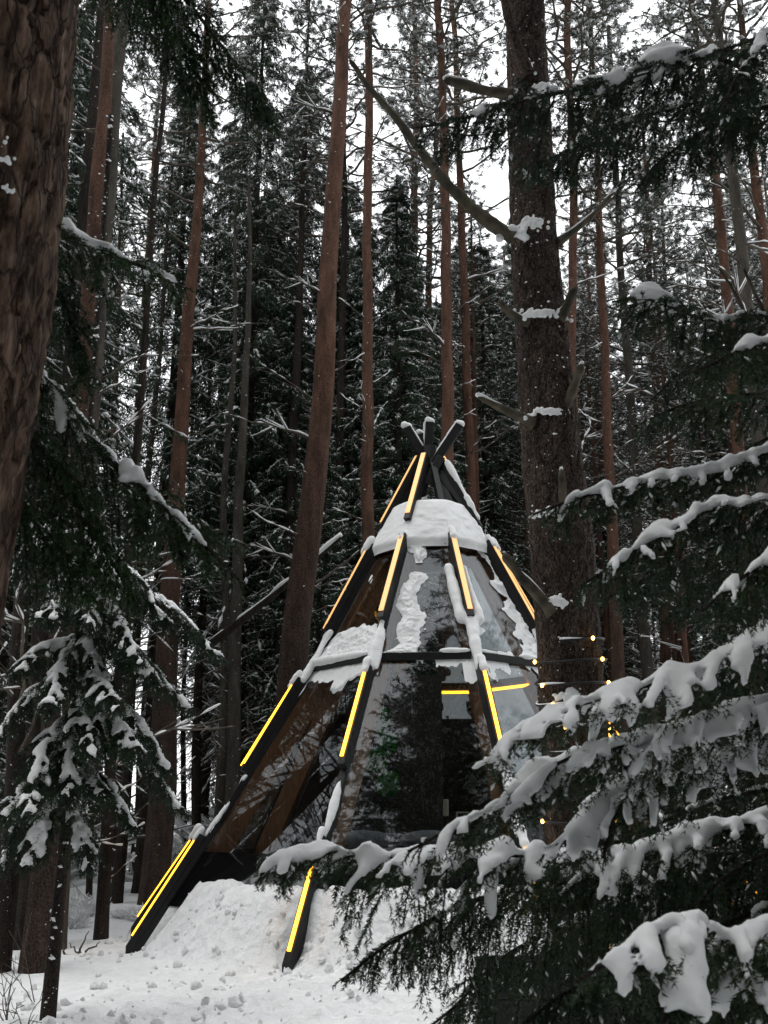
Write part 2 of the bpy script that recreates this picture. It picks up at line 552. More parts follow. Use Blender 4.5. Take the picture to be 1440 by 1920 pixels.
def ground_z(x, y):
    x = np.asarray(x, float); y = np.asarray(y, float)
    r = np.hypot(x - TX, y - TY)
    an = np.arctan2(x - TX, -(y - TY))
    lump = fbm(x * 1.3, y * 1.3, 4, 3)
    berm = .80 * (1 - sstep(3.16, 3.98 + .06 * np.sin(an * 3) + .22 * lump, r)) + .13 * (1 - sstep(3.8, 6.2 + .8 * lump, r))
    for leg_ in (-28, -75):                        # the snow is dug away around the lit legs
        berm = berm * (1 - .62 * np.exp(-((np.degrees(an) - leg_) / 5.5) ** 2) * sstep(3.2, 3.45, r))
    heap = .14 * np.exp(-(((x + .3) / 2.6) ** 2 + ((y - 9.7) / 1.5) ** 2))
    near = np.exp(-((y - 10) / 7) ** 2) * np.exp(-((x - .5) / 6) ** 2)
    rough = near * (.085 * fbm(x * 2.6, y * 2.6, 3, 9) + .062 * fbm(x * 7.5, y * 7.5, 3, 21)) * (.35 + .65 * sstep(-3.6, -2.0, x + (y - 11) * -.35))
    crumbs = near * .05 * sstep(.18, .42, fbm(x * 5.5, y * 5.5, 2, 40)) * sstep(-3.2, -2.2, x)
    roll = .10 * fbm(x * .22, y * .22, 3, 5) + .6 * sstep(60, 260, y)
    return berm + heap + rough + crumbs + roll * sstep(3, 6, np.hypot(x, y - 11))


def grid_axis(dense0, dense1, step, lo, hi):
    d = list(np.arange(dense0, dense1, step))
    a, s = [dense0], step
    while a[-1] > lo:
        s *= 1.16
        a.append(a[-1] - s)
    b, s = [d[-1]], step
    while b[-1] < hi:
        s *= 1.16
        b.append(b[-1] + s)
    return np.array(a[:0:-1] + d + b[1:])


gx = grid_axis(-6.0, 4.0, .056, -400, 400)
gy = grid_axis(7.5, 14.0, .056, -60, 700)
X, Y = np.meshgrid(gx, gy, indexing='ij')
Z = ground_z(X, Y)
nx, ny = X.shape
i = (np.arange(nx - 1) * ny)[:, None] + np.arange(ny - 1)[None]
gF = np.stack([i, i + ny, i + ny + 1, i + 1], -1).reshape(-1, 4)
g = Geo().add(np.stack([X, Y, Z], -1), gF)
obj('ground', g.mesh('ground', True), M['snow_ground'], kind='structure')


def snow_clods():
    """Loose lumps that the shovel left on the bank and in front of it."""
    q = np.random.default_rng(17)
    n = 620
    a = np.radians(q.uniform(-95, 70, n)); r = 3.35 + abs(q.normal(0, .8, n))
    x, y = TX + r * np.sin(a), TY - r * np.cos(a)
    k = 240
    x[:k] = q.uniform(-4.2, 1.6, k); y[:k] = q.uniform(8.6, 11.4, k)
    x[k:k + 60] = x[:60] * .3 + .2; y[k:k + 60] = q.uniform(11.3, 11.8, 60)
    sz = .012 + .045 * q.random(n) ** 3
    z = ground_z(x, y)
    th, ph = np.meshgrid(np.linspace(0, 2 * np.pi, 7, endpoint=False), np.linspace(.05, np.pi - .05, 5), indexing='ij')
    d = np.stack([np.sin(ph) * np.cos(th), np.sin(ph) * np.sin(th), np.cos(ph)], -1).reshape(-1, 3)
    rr = sz[:, None] * q.uniform(.65, 1.25, (n, len(d)))
    V = np.stack([x, y, z + sz * .25], -1)[:, None] + d[None] * rr[..., None] * q.uniform(.7, 1.3, (n, 1, 3))
    i = np.arange(7)[:, None] * 5; i2 = ((np.arange(7) + 1) % 7)[:, None] * 5; j = np.arange(4)[None]
    F = np.stack([i + j, i + j + 1, i2 + j + 1, i2 + j], -1).reshape(-1, 4)
    F = (F[None] + (np.arange(n) * len(d))[:, None, None]).reshape(-1, 4)
    tag(obj('snow_clods', Geo().add(V, F).mesh('snow_clods', True), M['snow_ground'], kind='stuff'), 'loose clods of shovelled snow on and before the snow bank', 'snow')


snow_clods()


def gz(x, y):
    return float(ground_z(np.array([x]), np.array([y]))[0])


# ------------------------------------------------------------------ trunks
def voro(x, y, seed=0):
    """F1, F2 distances and a random value of the nearest cell of a jittered grid."""
    ix, iy = np.floor(x), np.floor(y)
    f1 = np.full(x.shape, 9.0); f2 = f1.copy(); cid = np.zeros(x.shape)
    for a in (-1, 0, 1):
        for b in (-1, 0, 1):
            jx, jy = ix + a, iy + b
            px, py = jx + _hash(jx, jy, 1, seed), jy + _hash(jx, jy, 2, seed)
            d = np.hypot(x - px, y - py)
            better = d < f1
            f2 = np.where(better, f1, np.minimum(f2, d))
            cid = np.where(better, _hash(jx, jy, 3, seed), cid)
            f1 = np.where(better, d, f1)
    return f1, f2, cid


def trunk_geo(P, R, sides=14, step=.35, plates=None, seed=0, flare=0.0, bulges=(), wob_=0.0):
    """Trunk along P (world, bottom to top) with radii R; plates=(width, height, depth) cuts bark plates into it."""
    P = np.asarray(P, float)
    d = np.concatenate([[0], np.cumsum(np.linalg.norm(np.diff(P, axis=0), axis=1))])
    n = max(6, int(d[-1] / step))
    s = np.linspace(0, d[-1], n)
    C = np.stack([np.interp(s, d, P[:, k]) for k in range(3)], 1)
    # smooth the kinks a little
    for _ in range(6):
        C[1:-1] = .25 * C[:-2] + .5 * C[1:-1] + .25 * C[2:]
    if wob_:
        C[:, 0] += wob_ * fbm(C[:, 2] * .22, C[:, 2] * 0 + seed * 1.3, 3, seed) * sstep(0, 3, s)
        C[:, 1] += wob_ * fbm(C[:, 2] * .22 + 50, C[:, 2] * 0 + seed * 1.3, 3, seed) * sstep(0, 3, s)
    r = np.interp(s, d, R)
    if flare:
        r = r * (1 + flare * np.exp(-s / .35))
    a = np.linspace(0, 2 * np.pi, sides, endpoint=False)
    S, A = np.meshgrid(s, a, indexing='ij')
    rr = r[:, None] * (1 + .05 * fbm(np.cos(A) * 1.5 + seed, S * .8 + np.sin(A), 3, seed))
    for (sb, wb, hb) in bulges:
        rr = rr + hb * np.exp(-((S - sb) / wb) ** 2)
    if plates:
        pw, ph, pd = plates
        wob = .8 * fbm(A * r[0] / pw * .7, S / ph * .7, 4, seed + 5)
        f1, f2, cid = voro(A * r.mean() / pw + wob, S / ph + wob, seed)
        edge = sstep(0.0, .16, f2 - f1)
        lay = fbm(A * r.mean() / pw * 1.3 + 7, S / ph * 1.6, 4, seed + 9)
        rr = rr + pd * (edge - 1) + pd * .35 * (cid - .5) + pd * .9 * np.floor(lay * 5) / 5 + pd * .35 * fbm(A * r.mean() / pw * 4, S / ph * 7, 3, seed + 13)
    V = C[:, None] + rr[..., None] * np.stack([np.cos(A), np.sin(A), 0 * A], -1)
    i = np.arange(n - 1)[:, None] * sides
    j = np.arange(sides)[None]
    j2 = (j + 1) % sides
    F = np.stack([i + j, i + j2, i + sides + j2, i + sides + j], -1).reshape(-1, 4)
    V = V.reshape(-1, 3)
    top = len(V)
    V = np.concatenate([V, C[-1:] + [[0, 0, .02]]])
    k = np.arange(sides)
    cap = np.stack([np.full(sides, top), (n - 1) * sides + k, (n - 1) * sides + (k + 1) % sides], -1)
    return Geo().add(V, [F, cap]), C, r


def trunk_line(pts, Y, H=26.0, sink=.25):
    """pts: (u, v, width_px) bottom to top of the seen part, at distance Y; extends it to the ground and up to height H."""
    W = np.array([at(u, v, Y) for u, v, w in pts])
    R = np.array([w * .5 * Y / FPX / CP for u, v, w in pts])
    a, b = W[0], W[1] if len(W) > 2 else W[-1]
    b = W[-1] if len(W) == 2 else W[1]
    zb = gz(a[0], Y)
    if a[2] > zb + .05:
        k = (a[2] - zb + sink) / max(b[2] - a[2], .1)
        p0 = a - (b - a) * k * .8
        p0[2] = zb - sink
        p0[1] = Y
        slope = (R[0] - R[-1]) / max(W[-1][2] - W[0][2], .5)
        r0 = min(R[0] + max(slope, .002) * (a[2] - p0[2]), R[0] * 1.6)
        W = np.concatenate([[p0], W]); R = np.concatenate([[r0], R])
    else:
        W[0][2] = min(W[0][2], zb - .1)
    if W[-1][2] < H:
        a, b = W[-2], W[-1]
        dirn = (b - a) / max(b[2] - a[2], .1)
        dirn[:2] *= .5
        W = np.concatenate([W, [b + dirn * (H - b[2])]])
        R = np.concatenate([R, [max(.03, R[-1] * .3)]])
    return W, R


def specks(C, R, n, size, seed, facing=True):
    """Bits of snow stuck on a trunk's bark, mostly on the weather side."""
    q = np.random.default_rng(seed)
    k = q.integers(0, len(C) - 1, n)
    t = q.random(n)[:, None]
    c = C[k] * (1 - t) + C[k + 1] * t
    r = R[k]
    az = np.arctan2(-c[:, 1], -c[:, 0]) + q.normal(0, .75, n)
    o = np.stack([np.cos(az), np.sin(az), 0 * az], -1)
    T = norm(np.stack([-np.sin(az), np.cos(az), q.normal(0, .35, n)], -1))
    sz = size * (q.random(n) ** 3 * 1.0 + .22)
    return octas(c + o * (r * 1.0)[:, None], T, sz * 1.0, sz * .5, sz * .8)


# a few bare branches with a ridge of snow, reused on all pines
def branch_proto(seed, L, rise, sub):
    q = np.random.default_rng(seed)
    n = 9
    s = np.linspace(0, 1, n)
    w = np.cumsum(q.normal(0, .05, (n, 2)), 0) * L
    P = np.stack([s * L, w[:, 0] * .6, rise * L * s + .12 * L * s ** 2 * q.normal(0, 1) + w[:, 1] * .4], -1)
    P[0] = (-.05, 0, 0)
    g, sn = Geo(), Geo()
    r0 = .010 + .012 * L
    g.add(*tube(P, r0 * (1 - .75 * s), 5))
    lines = [(P, r0 * (1 - .75 * s))]
    for k in range(sub):
        i = q.integers(2, n - 2)
        l = L * q.uniform(.2, .5)
        d = norm(np.array([q.uniform(.4, 1), q.choice([-1, 1]) * q.uniform(.3, .9), q.uniform(-.2, .5)]))
        t = np.linspace(0, 1, 5)[:, None]
        Q = P[i] + d * t * l + np.array([0, 0, .1 * l]) * t ** 2
        rr = r0 * .45 * (1 - .6 * t[:, 0])
        g.add(*tube(Q, rr, 4))
        lines.append((Q, rr))
    for Q, rr in lines:
        Q2, ss = resample(Q, .035)
        rad = np.interp(np.linspace(0, 1, len(Q2)), np.linspace(0, 1, len(rr)), rr)
        cov = vnoise(ss * 7 + seed, ss * 0, seed) + .15
        rs = np.clip(cov, 0, .6) * (.028 + rad * .9) + .0008
        sn.add(*tube(Q2 + np.stack([0 * rs, 0 * rs, rad * .55 + rs * .5], -1), rs, 5))
    return g.mesh('dead_branch', True), sn.mesh('branch_snow', True)


PROTO = [branch_proto(100 + k, L, rise, sub) for k, (L, rise, sub) in enumerate(
    [(.35, .15, 0), (.5, .5, 0), (.7, .3, 1), (.9, .7, 1), (1.2, .25, 2), (1.5, .55, 3), (1.9, .4, 4), (.25, -.1, 0), (1.1, .05, 3), (2.3, .7, 5)])]
for a_, b_ in PROTO:
    a_.materials.append(M['dead_twig']); b_.materials.append(M['snow_far'])


def add_dead_branches(root, base, C, R, n, zlo, zhi, seed, small=False, big=1.0):
    q = np.random.default_rng(seed)
    zs = np.sort(q.uniform(zlo, zhi, n))
    for z in zs:
        k = int(np.argmin(abs(C[:, 2] - z)))
        c, r = C[k], R[k]
        a = q.uniform(0, 2 * np.pi)
        if q.random() < .7:                        # more of them stick out to the sides that one sees
            a = (0 if q.random() < .5 else np.pi) + q.normal(0, .5)
        p = PROTO[q.choice([0, 1, 2, 7, 0, 1] if small else [1, 2, 3, 4, 5, 6, 8, 9, 2, 0])]
        o = obj('branch', p[0], None, root)
        o.location = tuple(c + np.array([math.cos(a), math.sin(a), 0]) * r * .8 - base)
        f = q.uniform(.75, 1.25) * big
        o.scale = (f, f, f)
        o.rotation_euler = (0, q.normal(0, .15), a)
        s = obj('snow', p[1], None, o, kind='stuff')


# ------------------------------------------------------------------ crowns of the trees farther off
def spruce_crown(seed, H=20.0, Lmax=2.2, z0=2.0, dz=.2, per=4, M_tw=34, dead_below=3.0):
    q = np.random.default_rng(seed)
    zs = np.arange(z0, H - .3, dz)
    z = np.repeat(zs, per) + q.normal(0, .12, len(zs) * per)
    nb = len(z)
    az = np.arange(nb) * 2.39996 + q.normal(0, .35, nb)
    hf = (z - z0) / (H - z0)
    L = (Lmax * (1 - hf) ** .75 * sstep(-.25, .12, hf) + .25) * q.uniform(.6, 1.15, nb)
    K = 9
    s = np.linspace(0, 1, K)
    a_ = q.uniform(-.15, .25, nb)
    b_ = q.uniform(.5, 1.0, nb)
    c_ = q.uniform(.25, .55, nb)
    out = np.stack([np.cos(az), np.sin(az)], -1)
    rad = L[:, None] * s * (1 - .12 * s)
    zz = z[:, None] + L[:, None] * (a_[:, None] * s - b_[:, None] * s ** 2 + c_[:, None] * s ** 3)
    P = np.concatenate([out[:, None] * rad[..., None], zz[..., None]], -1)
    crown, snow, dead = Geo(), Geo(), Geo()
    dead.add(*multi_tube(P, (.018 * (1 - .75 * s))[None] * (.5 + .5 * L[:, None] / Lmax), 3))
    # twigs
    m = M_tw
    ts = (np.linspace(.14, 1, m)[None] + q.normal(0, .02, (nb, m))).clip(.08, 1)
    fi = ts * (K - 1)
    i0 = np.minimum(fi.astype(int), K - 2)
    fr = (fi - i0)[..., None]
    bi = np.arange(nb)[:, None]
    base = P[bi, i0] * (1 - fr) + P[bi, i0 + 1] * fr
    T = norm(P[bi, i0 + 1] - P[bi, i0])
    side = np.stack([-out[:, 1], out[:, 0], 0 * out[:, 0]], -1)[:, None] * np.where(np.arange(m) % 2 == 0, 1, -1)[None, :, None]
    hang = q.random((nb, m, 1))
    D = norm(q.normal(0, .28, (nb, m, 3)) + T * q.uniform(.3, .8, (nb, m, 1)) + side * q.uniform(.25, .9, (nb, m, 1)) * (1 - .55 * hang) + np.array([0, 0, -1.]) * (.25 + 1.15 * hang))
    tl = (.16 + .36 * q.random((nb, m))) * (1.1 - .6 * ts) * (.45 + .55 * (L / Lmax)[:, None]) + .05
    base, D, tl, hang, T = base.reshape(-1, 3), D.reshape(-1, 3), tl.ravel(), hang.ravel(), T.reshape(-1, 3)
    low = np.repeat(z, m) < dead_below
    # each twig is a small comb of needle tufts
    nt_ = 7
    k = np.linspace(.08, 1, nt_)
    droop = np.array([0, 0, -1.]) * (.25 * tl)[:, None, None] * (k ** 2)[None, :, None]
    A = base[:, None] + D[:, None] * (tl[:, None] * k)[..., None] + droop
    S = norm(np.cross(D, np.array([0, 0, 1.])) + q.normal(0, .3, D.shape))
    sg = np.where(np.arange(nt_) % 2 == 0, 1, -1)[None, :, None]
    td = norm(D[:, None] * .9 + S[:, None] * sg * .7 + q.normal(0, .25, A.shape) - np.array([0, 0, .25]))
    ll = (tl[:, None] * .42 * q.uniform(.6, 1.2, A.shape[:2]) + .03)[..., None]
    ww = norm(np.cross(td, q.normal(0, 1, A.shape))) * (.009 + .007 * q.random(A.shape[:2]))[..., None]
    V = np.stack([A - ww, A + ww, A + td * ll], 2)
    keep = ~low
    V = V[keep].reshape(-1, 3)
    crown.add(V, np.arange(len(V)).reshape(-1, 3))
    # dead lower twigs: thin brown slivers
    lo = np.where(low)[0]
    if len(lo):
        lo = lo[q.random(len(lo)) < .6]
        B0 = base[lo]; E = B0 + D[lo] * tl[lo][:, None] * 1.2
        w = norm(np.cross(D[lo], q.normal(0, 1, (len(lo), 3)))) * .005
        V = np.stack([B0 - w, B0 + w, E], 1).reshape(-1, 3)
        dead.add(V, np.arange(len(V)).reshape(-1, 3))
    # snow along the axes, in broken runs, and on some twigs
    for j in range(1, K - 1):
        t0 = (P[:, j] + P[:, j + 1]) / 2
        run = vnoise(np.arange(nb) * 7.3 + j * .8, np.full(nb, 3.0), seed) + .12
        ok = (run > 0) & (z > z0 + .5)
        d = P[:, j + 1] - P[:, j]
        lenh = np.linalg.norm(d, axis=1) * .62
        w = (.018 + .05 * q.random(nb) * (.4 + .6 * s[j])) * (.5 + .5 * L / Lmax)
        snow.add(*octas((t0 + [0, 0, .02])[ok], d[ok], lenh[ok], w[ok], w[ok] * .75))
    ok = (hang < .75) & (q.random(len(hang)) < .62) & ~low
    w = .007 + .018 * q.random(ok.sum())
    snow.add(*octas(base[ok] + D[ok] * (tl[ok] * q.uniform(.25, .8, ok.sum()))[:, None] + [0, 0, .015] + q.normal(0, .015, (ok.sum(), 3)), D[ok] + q.normal(0, .35, (ok.sum(), 3)), tl[ok] * q.uniform(.12, .34, ok.sum()), w, w * .8))
    ok = (q.random(len(hang)) < .05) & ~low
    w = .03 + .05 * q.random(ok.sum())
    snow.add(*octas(base[ok] + [0, 0, .03], D[ok] * [1, 1, .4], w * 1.6, w, w * .7))
    return crown, snow, dead


def pine_crown(seed, H=9.0, n=46, Lmax=1.9, puffs=9):
    """Crown of a forest pine: crooked limbs that rise, ending in tufts of needles with snow on them; base at z=0."""
    q = np.random.default_rng(seed)
    limbs, nd, sn = Geo(), Geo(), Geo()
    for k in range(n):
        z = H * (k / n) ** .9 * .96
        L = Lmax * (1 - .65 * z / H) * q.uniform(.5, 1.15)
        a = k * 2.4 + q.normal(0, .4)
        o = np.array([math.cos(a), math.sin(a), 0])
        t = np.linspace(0, 1, 7)
        up = q.uniform(.05, .6)
        P = np.array([0, 0, z]) + o * (t * L)[:, None] + np.array([0, 0, 1.]) * (L * up * t ** 1.6)[:, None]
        P[1:, :2] += np.cumsum(q.normal(0, .035 * L, (6, 2)), 0)
        limbs.add(*tube(P, .012 + .016 * L * (1 - t), 4, False))
        m = int(puffs * (.5 + .6 * L / Lmax))
        ti = q.uniform(.35, 1.0, m)
        c = np.stack([np.interp(ti, t, P[:, j]) for j in range(3)], 1)
        off = q.normal(0, 1, (m, 3)) * [.16, .16, .10] * L
        tip = c + off + [0, 0, .05]
        for j in range(m):
            limbs.add(*tube(np.stack([c[j], (c[j] + tip[j]) / 2 + [0, 0, -.02], tip[j]]), .006, 3, False))
        nn = 34
        d = norm(q.normal(0, 1, (m, nn, 3)) + norm(off)[:, None] * .8 + [0, 0, .35])
        ln = q.uniform(.07, .17, (m, nn, 1))
        A = tip[:, None] + q.normal(0, .045, (m, nn, 3))
        w = norm(np.cross(d, q.normal(0, 1, d.shape))) * .0075
        V = np.stack([A - w, A + w, A + d * ln], 2).reshape(-1, 3)
        nd.add(V, np.arange(len(V)).reshape(-1, 3))
        ok = q.random(m) < .75
        w = q.uniform(.03, .085, ok.sum())
        sn.add(*octas(tip[ok] + [0, 0, .05], norm(off[ok] * [1, 1, .2] + .01), w * 1.5, w, w * .55))
        ok = q.random(m) < .6
        w = q.uniform(.015, .035, ok.sum())
        sn.add(*octas((c[ok] + tip[ok]) / 2 + [0, 0, .02], tip[ok] - c[ok], w * 3, w, w))
    return limbs, nd, sn


SPR = []
for k, (H_, Lm, z0_, db) in enumerate([(23, 3.0, 3.2, 6.2), (20, 2.6, 1.4, 2.6), (25, 3.4, 4.0, 7.5)]):
    c_, s_, d_ = spruce_crown(300 + k, H_, Lm, z0_, dead_below=db)
    SPR.append((c_.mesh('spruce_crown'), s_.mesh('spruce_snow', True), d_.mesh('spruce_limbs', True), H_))
    SPR[-1][0].materials.append(M['needle_dark']); SPR[-1][1].materials.append(M['snow_far']); SPR[-1][2].materials.append(M['dead_twig'])
PIN = []
for k in range(3):
    l_, n__, s_ = pine_crown(400 + k, 11 + k, 66, 2.3, 12)
    PIN.append((l_.mesh('pine_limbs', True), n__.mesh('pine_needles'), s_.mesh('pine_snow', True)))
    PIN[-1][0].materials.append(M['dead_twig']); PIN[-1][1].materials.append(M['needle_pine']); PIN[-1][2].materials.append(M['snow_far'])

SEED = [1000]


def spruce_tree(x, y, var, label, H=None, rot=0.0, group=None, dx=0.0, bark='bark_spruce', r=.17, pts=None):
    SEED[0] += 1
    cm, sm, dm, H0 = SPR[var]
    H = H or H0
    if pts is not None:
        W, R = trunk_line(pts, y, H)
        x = float(W[0][0])
    else:
        W = np.array([[x, y, gz(x, y) - .2], [x + dx * .5, y, H * .5], [x + dx, y, H]])
        R = np.array([r, r * .6, .02])
    base = np.array([x, y, gz(x, y)])
    root = thing('spruce_tree', label, 'tree', base, group)
    tg, C, Rr = trunk_geo(W, R, 12, .4, seed=SEED[0], flare=.35)
    obj('trunk', tg.mesh('spruce_trunk', True, base), M[bark], root)
    f = H / H0
    cr = obj('crown', cm, None, root)
    for o in (cr, obj('snow', sm, None, cr, kind='stuff'), obj('dead_limbs', dm, None, cr, kind='stuff')):
        pass
    cr.scale = (f ** .5, f ** .5, f)
    cr.rotation_euler = (0, 0, rot)
    top = C[-1] - base
    cr.location = (top[0] * .5, top[1] * .5, 0)
    g2 = Geo().add(*specks(C, Rr, 60, .022, SEED[0]))
    obj('bark_snow', g2.mesh('bark_snow', True, base), M['snow_far'], root, kind='stuff')
    return root


def pine_tree(pts, Y, label, H=26.0, crown_z=14.0, var=0, bark='bark_pine', nb=10, zr=(3, 14), group=None, crown=True, small=False, nsp=85, big=1.0, cs=1.0):
    SEED[0] += 1
    W, R = trunk_line(pts, Y, H)
    base = np.array([W[0][0], Y, gz(W[0][0], Y)])
    root = thing('pine_tree', label, 'tree', base, group)
    tg, C, Rr = trunk_geo(W, R, 16, .22, seed=SEED[0], flare=.2, wob_=.16)
    obj('trunk', tg.mesh('pine_trunk', True, base), M[bark], root)
    g2 = Geo().add(*specks(C, Rr, nsp, .024, SEED[0]))
    obj('bark_snow', g2.mesh('bark_snow', True, base), M['snow_far'], root, kind='stuff')
    add_dead_branches(root, base, C, Rr, nb, zr[0], zr[1], SEED[0], small, big)
    if crown:
        lm, nm, sm = PIN[var % 3]
        k = int(np.argmin(abs(C[:, 2] - crown_z)))
        cr = obj('crown', lm, None, root, loc=C[k] - base)
        cr.scale = (cs, cs, cs)
        cr.rotation_euler = (0, 0, SEED[0] * 1.7)
        obj('needles', nm, None, cr, kind='stuff')
        obj('snow', sm, None, cr, kind='stuff')
    return root


# the pines that the photograph shows one by one
pine_tree([(150, 830, 40), (165, 640, 37), (187, 320, 30), (211, 0, 22)], 12.5, 'reddish pine trunk next to the huge left edge trunk, overlapping a greyer one', nb=7, zr=(5, 12), crown=False, small=True)
pine_tree([(168, 840, 36), (188, 560, 33), (235, 0, 27)], 14.5, 'grey knotty trunk standing right behind a reddish pine at the upper left', nb=12, zr=(4, 14), crown=False, small=False, bark='bark_grey', big=.8)
pine_tree([(288, 1690, 50), (305, 1400, 46), (332, 930, 31), (378, 280, 17), (392, 0, 13)], 23, 'long slim pine left of the lit leg, its trunk dark below and red above', crown_z=17, nb=14, zr=(4, 17), var=1)
pine_tree([(560, 1240, 53), (595, 800, 43), (628, 350, 33), (652, 0, 26)], 17.5, 'tallest thick red pine trunk left of the teepee top, leaning slightly right', crown_z=19.5, nb=26, zr=(5, 17), var=2, small=False, big=.75)
pine_tree([(688, 1010, 24), (690, 500, 19), (692, 0, 15)], 22, 'slim straight red pine between the thick leaning pine and the teepee poles', crown_z=20, nb=20, zr=(7, 20), var=0, big=.8)
pine_tree([(840, 860, 25), (838, 450, 20), (824, 0, 14)], 23, 'red pine rising directly behind the crossed pole tips', crown_z=19, nb=22, zr=(9, 20), var=1, big=.9)
pine_tree([(886, 930, 19), (872, 560, 16), (848, 0, 11)], 27, 'thin curved red pine just right of the crossed pole tips', crown_z=20, nb=16, zr=(9, 21), var=2, big=.9)
pine_tree([(804, 800, 16), (806, 540, 13), (818, 200, 9)], 33, 'thin far pine seen behind the crossed pole tips, left of a thicker one', crown_z=20, nb=12, zr=(10, 20), var=0)
pine_tree([(772, 790, 17), (775, 620, 15), (778, 0, 9)], 31, 'far pine with snow caught on one side, left of the crossed pole tips', crown_z=19, nb=12, zr=(9, 19), var=1)
pine_tree([(1075, 900, 17), (1071, 450, 17), (1066, 0, 15)], 24, 'orange pine trunk close behind the big scarred trunk on its right', crown_z=20, nb=14, zr=(8, 20), var=2)
pine_tree([(1158, 1150, 23), (1142, 800, 18), (1124, 330, 13), (1108, 0, 9)], 25, 'pine with many snowy stubs, first clear trunk right of the big scarred trunk', crown_z=16.5, nb=22, zr=(6, 17), var=0, big=.85)
pine_tree([(1188, 900, 19), (1168, 550, 15), (1140, 50, 9)], 29, 'thin grey pine next to the pine with snowy stubs', crown_z=17.5, nb=14, zr=(8, 18), var=1, bark='bark_grey')
pine_tree([(1247, 1230, 20), (1230, 800, 16), (1214, 400, 10)], 31, 'slender orange pine in the misty gap at the right', crown_z=15.5, nb=16, zr=(6, 17), var=2)
pine_tree([(1278, 1200, 18), (1262, 750, 13)], 36, 'thin pine half hidden behind the snowy boughs at the right', crown_z=17, nb=10, zr=(6, 17), var=0)
pine_tree([(1388, 900, 24), (1352, 450, 19), (1322, 200, 15), (1296, 0, 11)], 22, 'pine leaning left behind the snow humped bough at the upper right', crown_z=17, nb=18, zr=(6, 17), var=1)
pine_tree([(1432, 900, 30), (1398, 450, 23), (1364, 220, 20), (1340, 0, 15)], 19, 'grey thick leaning pine near the right edge, before a redder one', crown_z=17, nb=16, zr=(5, 16), var=2, bark='bark_grey')
pine_tree([(1452, 700, 24), (1412, 300, 18), (1390, 0, 13)], 21, 'red pine nearest to the right edge in the upper part', crown_z=17.5, nb=16, zr=(5, 17), var=0)
pine_tree([(258, 800, 16), (272, 560, 13), (296, 260, 8)], 28, 'thin red pine in the bright gap between the grey knotty trunk and a slim pine', crown_z=16, nb=14, zr=(7, 17), var=1)
pine_tree([(215, 720, 11), (222, 520, 9)], 38, 'very thin red pine deep in the gap at the left', crown_z=18, nb=8, zr=(8, 18), var=2)
pine_tree([(306, 900, 13), (318, 740, 11), (338, 500, 8)], 34, 'very thin dark pine just left of the slim long pine', crown_z=17, nb=8, zr=(8, 18), var=0)
pine_tree([(531, 1250, 26), (540, 1050, 22), (560, 600, 14)], 26, 'dark slim trunk close on the left of the thick leaning pine', crown_z=17, nb=10, zr=(3, 12), var=1, bark='bark_spruce')
pine_tree([(632, 1040, 20), (640, 700, 16)], 26, 'dark trunk in shade between two red pines left of the teepee', crown_z=18, nb=10, zr=(5, 14), var=2, bark='bark_spruce')

# trunks among the trees at the lower left
LOW = [
    ([(68, 1775, 78), (80, 1500, 66), (100, 1200, 58), (120, 900, 50)], 15.2, 'broadest dark trunk at the lower left with pale lichen on its side', 'bark_spruce'),
    ([(-8, 1840, 40), (22, 1600, 36), (40, 1300, 30)], 12.6, 'dark trunk at the lower left edge, left of the broadest one', 'bark_spruce'),
    ([(188, 1780, 23), (200, 1560, 21), (222, 1250, 17)], 15.4, 'slim dark trunk rising from the snow right of the broad ones', 'bark_spruce'),
    ([(217, 1690, 22), (236, 1500, 19), (252, 1300, 16)], 23.5, 'leaning dark trunk in front of the bright clearing', 'bark_spruce'),
    ([(372, 1570, 17), (376, 1340, 16), (380, 1100, 12)], 27, 'dark trunk just left of the lowest lit strips', 'bark_spruce'),
    ([(346, 1600, 10), (349, 1350, 9), (353, 1000, 7)], 30, 'thinnest dark trunk between two others left of the lit leg', 'bark_spruce'),
    ([(412, 1480, 17), (417, 1250, 16), (424, 950, 13)], 25, 'dark trunk close to the upper part of the lit leg', 'bark_grey'),
    ([(438, 1400, 25), (442, 1150, 22), (450, 900, 18)], 24, 'wider mossy dark trunk close to the lit leg, right of its twin', 'bark_grey'),
    ([(168, 1640, 11), (173, 1450, 10), (180, 1200, 8)], 22, 'thin dark trunk between the slim trunk and the broadest one', 'bark_spruce'),
]
for k, (pts, Y_, lab, bk) in enumerate(LOW):
    pine_tree(pts, Y_, lab, H=18, nb=16, zr=(.8, 6), crown=False, bark=bk, small=(k > 3), nsp=70, big=.8)

